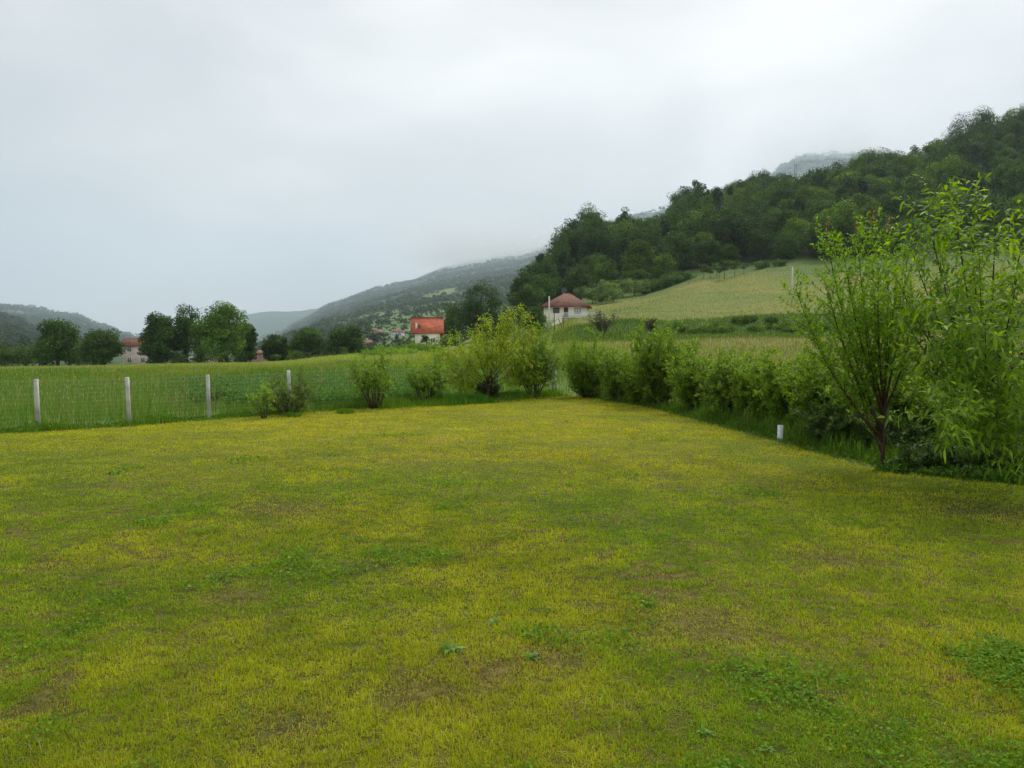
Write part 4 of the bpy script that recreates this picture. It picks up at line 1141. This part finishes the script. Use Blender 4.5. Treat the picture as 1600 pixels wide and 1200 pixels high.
def lawn_fields(x, y):
    n0 = fbm(x / .085 + 3, y / .085, 2); n1 = fbm(x / .40, y / .36, 3); n2 = fbm(x / 1.6 + 7, y / 1.6 + 2, 3); n3 = fbm(x / 6 + 1, y / 5 + 9, 3)
    d1 = seg_dist(x, y, np.array([(-6.5, 12.6), (-4.7, 11.2), (-2.8, 9.4), (-.6, 7.1), (.4, 6.3), (1.8, 5.3), (3.0, 4.4)]), closed=False)
    stripe = np.exp(-(d1 / .32) ** 2)
    green_side = np.exp(-((d1 - .9) / .8) ** 2) * ((x + y * .9) < 5.6)
    yel = .30 * n3 + .32 * n2 + .38 * n1
    yel = yel + .10 * stripe - .07 * green_side + .02 * sst(8, 22, y)
    br = fbm(x / .30 + 31, y / .22 + 5, 2) * .5 + fbm(x / 1.3 + 3, y / 1.1 + 8, 2) * .5
    brown = .8 * sst(.68, .80, br)
    for (px, py, r) in ((575, 890, .22), (368, 935, .22), (650, 1090, .2), (860, 1040, .2), (1300, 880, .3), (450, 1150, .2), (770, 1060, .2), (1540, 800, .6), (440, 795, .5), (1100, 980, .35)):
        wx, wy, _ = W(px, py, 2 * 1200 / (py - 545) * .999); brown = np.maximum(brown, .8 * np.exp(-((x - wx) ** 2 + ((y - wy) * 1.0) ** 2) / r ** 2))
    cl = fbm(x / .8 + 40, y / .8 + 3, 3) + .22 * np.exp(-(((x - 2.2) / 1.25) ** 2 + ((y - 3.9) / .9) ** 2)) + .12 * np.exp(-((x - 3.4) ** 2 + (y - 5.0) ** 2) / .8 ** 2)  # clover thicker near the right front
    return yel, brown, cl, n1, n2, n0

rg = np.random.default_rng(77)
G_FRESH = np.array((.215, .37, .018)); G_YEL = np.array((.37, .41, .022)); G_STRAW = np.array((.42, .34, .08)); G_BRN = np.array((.17, .115, .055)); G_DK = np.array((.11, .26, .02))
def lawn(n, q0, q1, p, wk, hk, two, fade):
    x, y, s = wedge(n, q0, q1, p, rg)
    yel, brown, cl, n1, n2, n0 = lawn_fields(x, y)
    wv = fbm(x / .7 + 50, y / .7, 3) - .5; ins = (outdist(x, y) < wv * .9 - .02) & (rg.random(n) > brown * .6) & (rg.random(n) < .35 + 1.1 * sst(.30, .52, n0)) & (rg.random(n) < fade(y))
    x, y, yel, brown, n1, n2, n0 = [a[ins] for a in (x, y, yel, brown, n1, n2, n0)]
    n = len(x); z = H(x, y)
    t = .16 + .72 * sst(.32, .68, yel + rg.normal(scale=.06, size=n))
    dy = sst(7, 20, y)[:, None]; t = np.clip(t + .22 * dy[:, 0], 0, 1)
    c = G_FRESH * (1 - t[:, None]) * (1 + .25 * dy) + (np.array((.39, .41, .020)) * (1 - dy) + np.array((.46, .48, .018)) * dy) * t[:, None]
    st_ = (rg.random(n) < .05 + .11 * t + .45 * brown); c[st_] = G_STRAW
    b = rg.random(n) < brown * .5 + .07 * (1 - dy[:, 0]); c[b] = G_BRN
    dk = (rg.random(n) < .08 + .5 * sst(.5, .38, n2)); c[dk & ~st_] = c[dk & ~st_] * .5 + G_DK * .5
    c = c * rg.uniform(.7, 1.2, (n, 1)) * (.58 + .55 * n1 + .35 * n0)[:, None]
    h = hk * rg.uniform(.45, 1.25, n) * (.3 + .7 * n2 + .8 * n0) * (1 - .4 * brown)
    w_ = wk * (y / q0) ** (.72) * rg.uniform(.6, 1.3, n)
    return blades(x, y, z, h * (1 + .012 * (y - q0)), w_, c, rg, 1.3, two)
parts = [lawn(1050000, 2.6, 16.0, 1.7, .0037, .028, True, lambda y: 1 - sst(7, 16, y)), lawn(1150000, 6.0, 35.5, 1.35, .0084, .030, False, lambda y: sst(5.5, 16, y))]
# a few long bleached stalks and taller tufts
x, y, s = wedge(900, 3, 14, 1.2, rg); k = inside(x, y, GPOLY); x, y = x[k], y[k]
parts.append(blades(x, y, H(x, y), rg.uniform(.07, .15, len(x)), np.full(len(x), .004), mixcol([(.42, .36, .16), (.25, .3, .08)], len(x), rg), rg, .8, True))
v, f, c = join(parts)
tag(mesh('lawn_grass', v, f, M_grass, c), 'mown yellow green lawn grass with dry and bare patches', 'grass', kind='stuff')

# clover and broad leaved weeds in the lawn
x, y, s = wedge(260000, 2.8, 22, 1.6, rg); x2, y2, s2 = wedge(60000, 2.9, 5.8, 1.2, rg, 1080, 1800); x = np.append(x, x2); y = np.append(y, y2); yel, brown, cl, n1, n2, n0 = lawn_fields(x, y)
k = inside(x, y, GPOLY) & (cl + rg.normal(scale=.045 + .06 * (y < 5.8) * (x > .8), size=len(x)) > .665 + .05 * (y < 5.8) * (x > .8) + .012 * np.maximum(y - 5, 0)); x, y = x[k], y[k]; n = len(x)
cc = np.random.default_rng(8)
P = np.stack([x, y, H(x, y) + cc.uniform(.010, .045, n)], 1); A = cc.normal(size=(n, 3)); A[:, 2] = np.abs(A[:, 2]) * .25; N = cc.normal(scale=.35, size=(n, 3)) + np.array([0, 0, 1])
sz = (.016 * (y / 4) ** .5) * cc.uniform(.7, 1.4, n)
v, f, c = leaves(P, A, N, sz * 1.25, sz, mixcol([(.08, .18, .014), (.12, .25, .02), (.16, .29, .022)], n, cc, .3))
tag(mesh('clover', v, f, M_grass, c), 'dark green clover patches spread through the lawn', 'clover', kind='stuff')

def dock(px, py, sz, label, seed):
    d = 2 * 1200 / (py - 545); x, y, _ = W(px, py, d); z = float(H(x, y))
    r = np.random.default_rng(seed); n = 14
    a = np.arange(n) * 2.4 + r.normal(scale=.3, size=n)
    A = np.stack([np.cos(a), np.sin(a), r.uniform(.3, 1.3, n)], 1); N = np.array([0, 0, 1.]) - A * .1 + np.zeros((n, 3)); P = np.zeros((n, 3)) + A * .008
    v, f, c = leaves(P, A, N, sz * r.uniform(.6, 1.1, n), sz * .26 * r.uniform(.8, 1.2, n), mixcol([(.12, .25, .03), (.17, .32, .05), (.25, .36, .12)], n, r), 'long', r.uniform(.3, .9, n))
    o = mesh('weed_plant', v, f, M_grass, c); o.location = (x, y, z)
    tag(o, label, 'weed')
dock(705, 1028, .13, 'small pale broad leaved weed in the middle of the near lawn', 1)
dock(828, 1040, .085, 'broad leaved weed just right of the pale one in the near lawn', 2)
dock(1100, 1160, .07, 'light green weed near the bottom edge of the lawn', 3)
dock(1195, 1188, .065, 'weed at the very bottom edge beside the clover patch', 4)
dock(770, 985, .085, 'tall tufted weed higher up behind the other two in the near lawn', 5)
dock(180, 742, .2, 'lone weed in the far left part of the lawn', 6)
dock(1012, 812 + 140, .09, 'small weed in the lawn right of the centre', 7)

# tufts of uncut grass left in the lawn, along the fence and under the hedge
def strip(P, n, wid, h0, h1, pal, rng, w_=.012, lean=.35, off=0, broad=.0):
    P = np.array(P, float); seg = np.linalg.norm(np.diff(P, axis=0), axis=1); cum = np.concatenate([[0], np.cumsum(seg)])
    t = rng.uniform(0, cum[-1], n); i = np.clip(np.searchsorted(cum, t) - 1, 0, len(seg) - 1); a = (t - cum[i]) / seg[i]
    q = P[i] * (1 - a[:, None]) + P[i + 1] * a[:, None]; d = (P[i + 1] - P[i]) / seg[i][:, None]; nn = np.stack([-d[:, 1], d[:, 0]], 1)
    q = q + nn * (off + rng.normal(scale=wid * .5, size=(n, 1)))
    m_ = fbm(q[:, 0] / .7, q[:, 1] / .7, 3)
    h = rng.uniform(h0, h1, n) * sst(.25, .7, m_) * 1.2 + .02
    c = mixcol(pal, n, rng, .3)
    out = [blades(q[:, 0], q[:, 1], H(q[:, 0], q[:, 1]), h, np.full(n, w_), c, rng, lean, True)]
    if broad:
        k = int(n * broad); j = rng.integers(0, n, k); Pp = np.stack([q[j, 0], q[j, 1], H(q[j, 0], q[j, 1]) + h[j] * rng.uniform(.1, .9, k)], 1)
        out.append(leaves(Pp, rng.normal(size=(k, 3)), rng.normal(scale=.5, size=(k, 3)) + np.array([0, 0, 1.]), rng.uniform(.04, .09, k), rng.uniform(.025, .05, k), mixcol([(.07, .15, .02), (.11, .21, .03)], k, rng)))
    return out
PG = [(.09, .19, .02), (.13, .25, .025), (.18, .29, .035)]
parts = strip(FL, 26000, .5, .06, .24, PG, rg, .010, broad=.5)
parts += strip([(-5, 26), (-2.6, 28.3), (1.6, 33.2)], 14000, 1.0, .08, .34, PG, rg, .012, broad=.2, off=-.2)
parts += strip([(-2.9, 27.6), (-1.0, 29.0)], 9000, .75, .12, .40, [(.06, .17, .02), (.09, .22, .025)], rg, .010)
parts += strip([(-6.7, 22.3), (-6.2, 22.4)], 900, .25, .05, .14, PG, rg, .010)
parts += strip([(-5.35, 23.6), (-4.95, 23.8)], 1500, .3, .05, .16, PG, rg, .010)
parts += strip([(2.9, 32.4), (3.9, 29.4), (4.95, 26), (5.45, 21), (5.9, 17), (6.0, 14.6), (6.4, 13.1), (7.1, 12.4), (8.3, 11.9), (12, 11.6)], 30000, .42, .04, .22, [(.07, .15, .02), (.10, .19, .022), (.15, .23, .03)], rg, .009, broad=.6, off=.22)
parts += strip([(6.3, 12.9), (7.0, 12.2), (7.8, 11.4)], 5000, .5, .04, .16, [(.04, .10, .018), (.06, .13, .02)], rg, .010, broad=1.0)
v, f, c = join(parts)
tag(mesh('border_weeds', v, f, M_grass, c), 'uncut grass and weeds along the fence line and under the hedge', 'weeds', kind='stuff')

# tall meadow grass beyond the fence
def meadow(n, q0, q1, p, wk, h0, h1, s0, s1, pal_fn, lean=.3):
    x, y, s = wedge(n, q0, q1, p, rg, s0, s1)
    o = outdist(x, y); k = (o > .15)
    plot = (s > 300) & (s < 640) & (y > 26) & (y < 44); k &= ~(plot & (rg.random(n) < .85))
    x, y, s = x[k], y[k], s[k]; n = len(x); z = H(x, y)
    m_ = fbm(x / 5, y / 5, 3); h = rg.uniform(h0, h1, n) * (.6 + .8 * m_)
    return blades(x, y, z, h, wk * (y / q0) ** .8 * rg.uniform(.6, 1.4, n), pal_fn(x, y, s, n), rg, lean, True)
def mpal(x, y, s, n):
    t = sst(.35, .65, fbm(x / 9, y / 9, 3) * .7 + .3 * sst(30, 110, y) + rg.normal(scale=.05, size=n))[:, None]
    c = np.array((.12, .23, .028)) * (1 - t) + np.array((.24, .30, .05)) * t
    g = (np.exp(-((y - 48) / 7) ** 2) * (s < 640) * (s > 250))[:, None]
    c = c * (1 - g * .7) + np.array((.08, .20, .03)) * g * .7
    st_ = rg.random(n) < (.03 + .06 * sst(45, 100, y) + .35 * (s > 980) * (y > 45) * (y < 110)); c[st_] = np.array((.36, .31, .14))
    return c * rg.uniform(.65, 1.25, (n, 1)) * (1 + .35 * sst(70, 130, y) * (s < 800))[:, None]
def upal(x, y, s, n):
    return ground_col(x, y) * rg.uniform(.88, 1.14, (n, 1)) * np.array((1.12, 1.12, 1.0))
def bpal(x, y, s, n):
    return mixcol([(.05, .12, .02), (.09, .18, .03), (.13, .22, .04)], n, rg)
parts = [meadow(26000, 8, 17, 1.2, .009, .12, .40, 850, 1900, mpal), meadow(130000, 16, 62, 1.5, .011, .18, .50, -160, 1760, mpal), meadow(90000, 58, 168, 1.5, .04, .25, .65, -160, 900, mpal), meadow(50000, 58, 112, 1.5, .04, .22, .55, 880, 1760, mpal),
         meadow(60000, 118, 230, 1.4, .05, .1, .28, 870, 1760, upal), meadow(45000, 99, 128, 1.0, .05, .3, .8, 862, 1760, bpal, .5)]
# seed heads on stalks
x, y, s = wedge(5500, 18, 120, 1.6, rg, -150, 1500); k = outdist(x, y) > .3; x, y, s = x[k], y[k], s[k]; n = len(x); z = H(x, y); hh = rg.uniform(.5, .85, n)
parts.append(blades(x, y, z, hh, .006 * (y / 18) ** .6, mixcol([(.34, .30, .14), (.26, .27, .09)], n, rg), rg, .12, True))
P = np.stack([x, y, z + hh * .86], 1); A = np.array([0, 0, 1.]) + rg.normal(scale=.2, size=(n, 3)); N = rg.normal(size=(n, 3)) * np.array([1, 1, .1])
parts.append(leaves(P, A, N, rg.uniform(.08, .16, n), .022 * (y / 18) ** .5, mixcol([(.40, .34, .18), (.30, .26, .12)], n, rg)))
v, f, c = join(parts)
tag(mesh('meadow_grass', v, f, M_grass, c), 'tall uncut meadow grass with pale seed heads beyond the fence', 'grass', kind='stuff')

# leafy crop in the plot beyond the fence
rc = np.random.default_rng(15)
x, y, s = wedge(8000, 25.5, 45, 1.0, rc, 300, 650); y = np.round(y / .7) * .7 + rc.normal(scale=.08, size=len(y)); x = (s - 800) / 1200 * y
k = (outdist(x, y) > .8) & (fbm(x / 1.5, y / 1.5, 2) > .34 - .0 + .2 * (s < 380)); x, y = x[k], y[k]; n = len(x); m_ = 14
Px = np.repeat(x, m_) + rc.normal(scale=.14, size=n * m_); Py = np.repeat(y, m_) + rc.normal(scale=.12, size=n * m_)
P = np.stack([Px, Py, H(Px, Py) + rc.uniform(.06, .42, n * m_)], 1)
v, f, c = leaves(P, rc.normal(size=(n * m_, 3)), rc.normal(scale=.4, size=(n * m_, 3)) + np.array([0, 0, 1.]), rc.uniform(.07, .14, n * m_), rc.uniform(.045, .08, n * m_), mixcol([(.06, .16, .025), (.10, .22, .03), (.14, .25, .05)], n * m_, rc, .3))
tag(mesh('garden_crop', v, f, M_grass, c), 'low leafy vegetable crop in rows in the plot beyond the fence', 'crop', kind='stuff')

# ------------------------------------------------------------------ haze
mh, nth, bh = newmat('haze_air')
nth.nodes.remove(bh)
pv = nth.nodes.new('ShaderNodeVolumePrincipled')
pv.inputs['Color'].default_value = (.70, .82, .93, 1)
pv.inputs['Density'].default_value = .0001
pv.inputs['Anisotropy'].default_value = .25
nth.links.new(pv.outputs[0], nth.nodes['Material Output'].inputs['Volume'])
m = MB(); m.box(-13000, 13000, -13000, 13000, -30, 1750)
tag(m.build('haze', mh), 'pale blue misty air filling the valley', 'haze', kind='stuff')

def mist(name, px0, px1, py0, py1, d0, d1, dens, label, seed):
    """soft bank of low cloud lying on a far ridge"""
    dm = (d0 + d1) / 2; x0, x1 = (px0 - 800) / 1200 * dm, (px1 - 800) / 1200 * dm; z0, z1 = zy(py1, dm), zy(py0, dm)
    m_, n_, b_ = newmat(name + '_mat'); n_.nodes.remove(b_)
    tcn = n_.nodes.new('ShaderNodeTexCoord')
    ln = n_.nodes.new('ShaderNodeVectorMath'); ln.operation = 'LENGTH'; n_.links.new(tcn.outputs['Object'], ln.inputs[0])
    mr = n_.nodes.new('ShaderNodeMapRange'); mr.interpolation_type = 'SMOOTHSTEP'
    mr.inputs[1].default_value = 1.0; mr.inputs[2].default_value = .2; mr.inputs[3].default_value = 0; mr.inputs[4].default_value = dens
    n_.links.new(ln.outputs['Value'], mr.inputs[0])
    nz = n_.nodes.new('ShaderNodeTexNoise'); nz.inputs['Scale'].default_value = 2.2; nz.inputs['Detail'].default_value = 3
    mp_ = n_.nodes.new('ShaderNodeMapping'); mp_.inputs['Location'].default_value = (seed, 0, 0); n_.links.new(tcn.outputs['Object'], mp_.inputs[0]); n_.links.new(mp_.outputs[0], nz.inputs[0])
    m2 = n_.nodes.new('ShaderNodeMapRange'); m2.inputs[1].default_value = .35; m2.inputs[2].default_value = .6; n_.links.new(nz.outputs[0], m2.inputs[0])
    mu = n_.nodes.new('ShaderNodeMath'); mu.operation = 'MULTIPLY'; n_.links.new(mr.outputs[0], mu.inputs[0]); n_.links.new(m2.outputs[0], mu.inputs[1])
    vs = n_.nodes.new('ShaderNodeVolumePrincipled'); vs.inputs['Color'].default_value = (.97, .98, 1, 1); vs.inputs['Anisotropy'].default_value = .3
    n_.links.new(mu.outputs[0], vs.inputs['Density']); n_.links.new(vs.outputs[0], n_.nodes['Material Output'].inputs['Volume'])
    m = MB(); m.box(-1, 1, -1, 1, -1, 1); o = m.build(name, m_)
    o.location = ((x0 + x1) / 2, dm, (z0 + z1) / 2); o.scale = ((x1 - x0) / 2, (d1 - d0) / 2, (z1 - z0) / 2)
    tag(o, label, 'mist', kind='stuff')
mist('low_mist', 580, 960, 350, 440, 4400, 8300, .0026, 'pale low mist hanging on the ridge above the far slope', 1)
mist('low_mist', 1120, 1440, 170, 300, 4400, 8500, .0018, 'pale low mist over the peak behind the wood', 5)
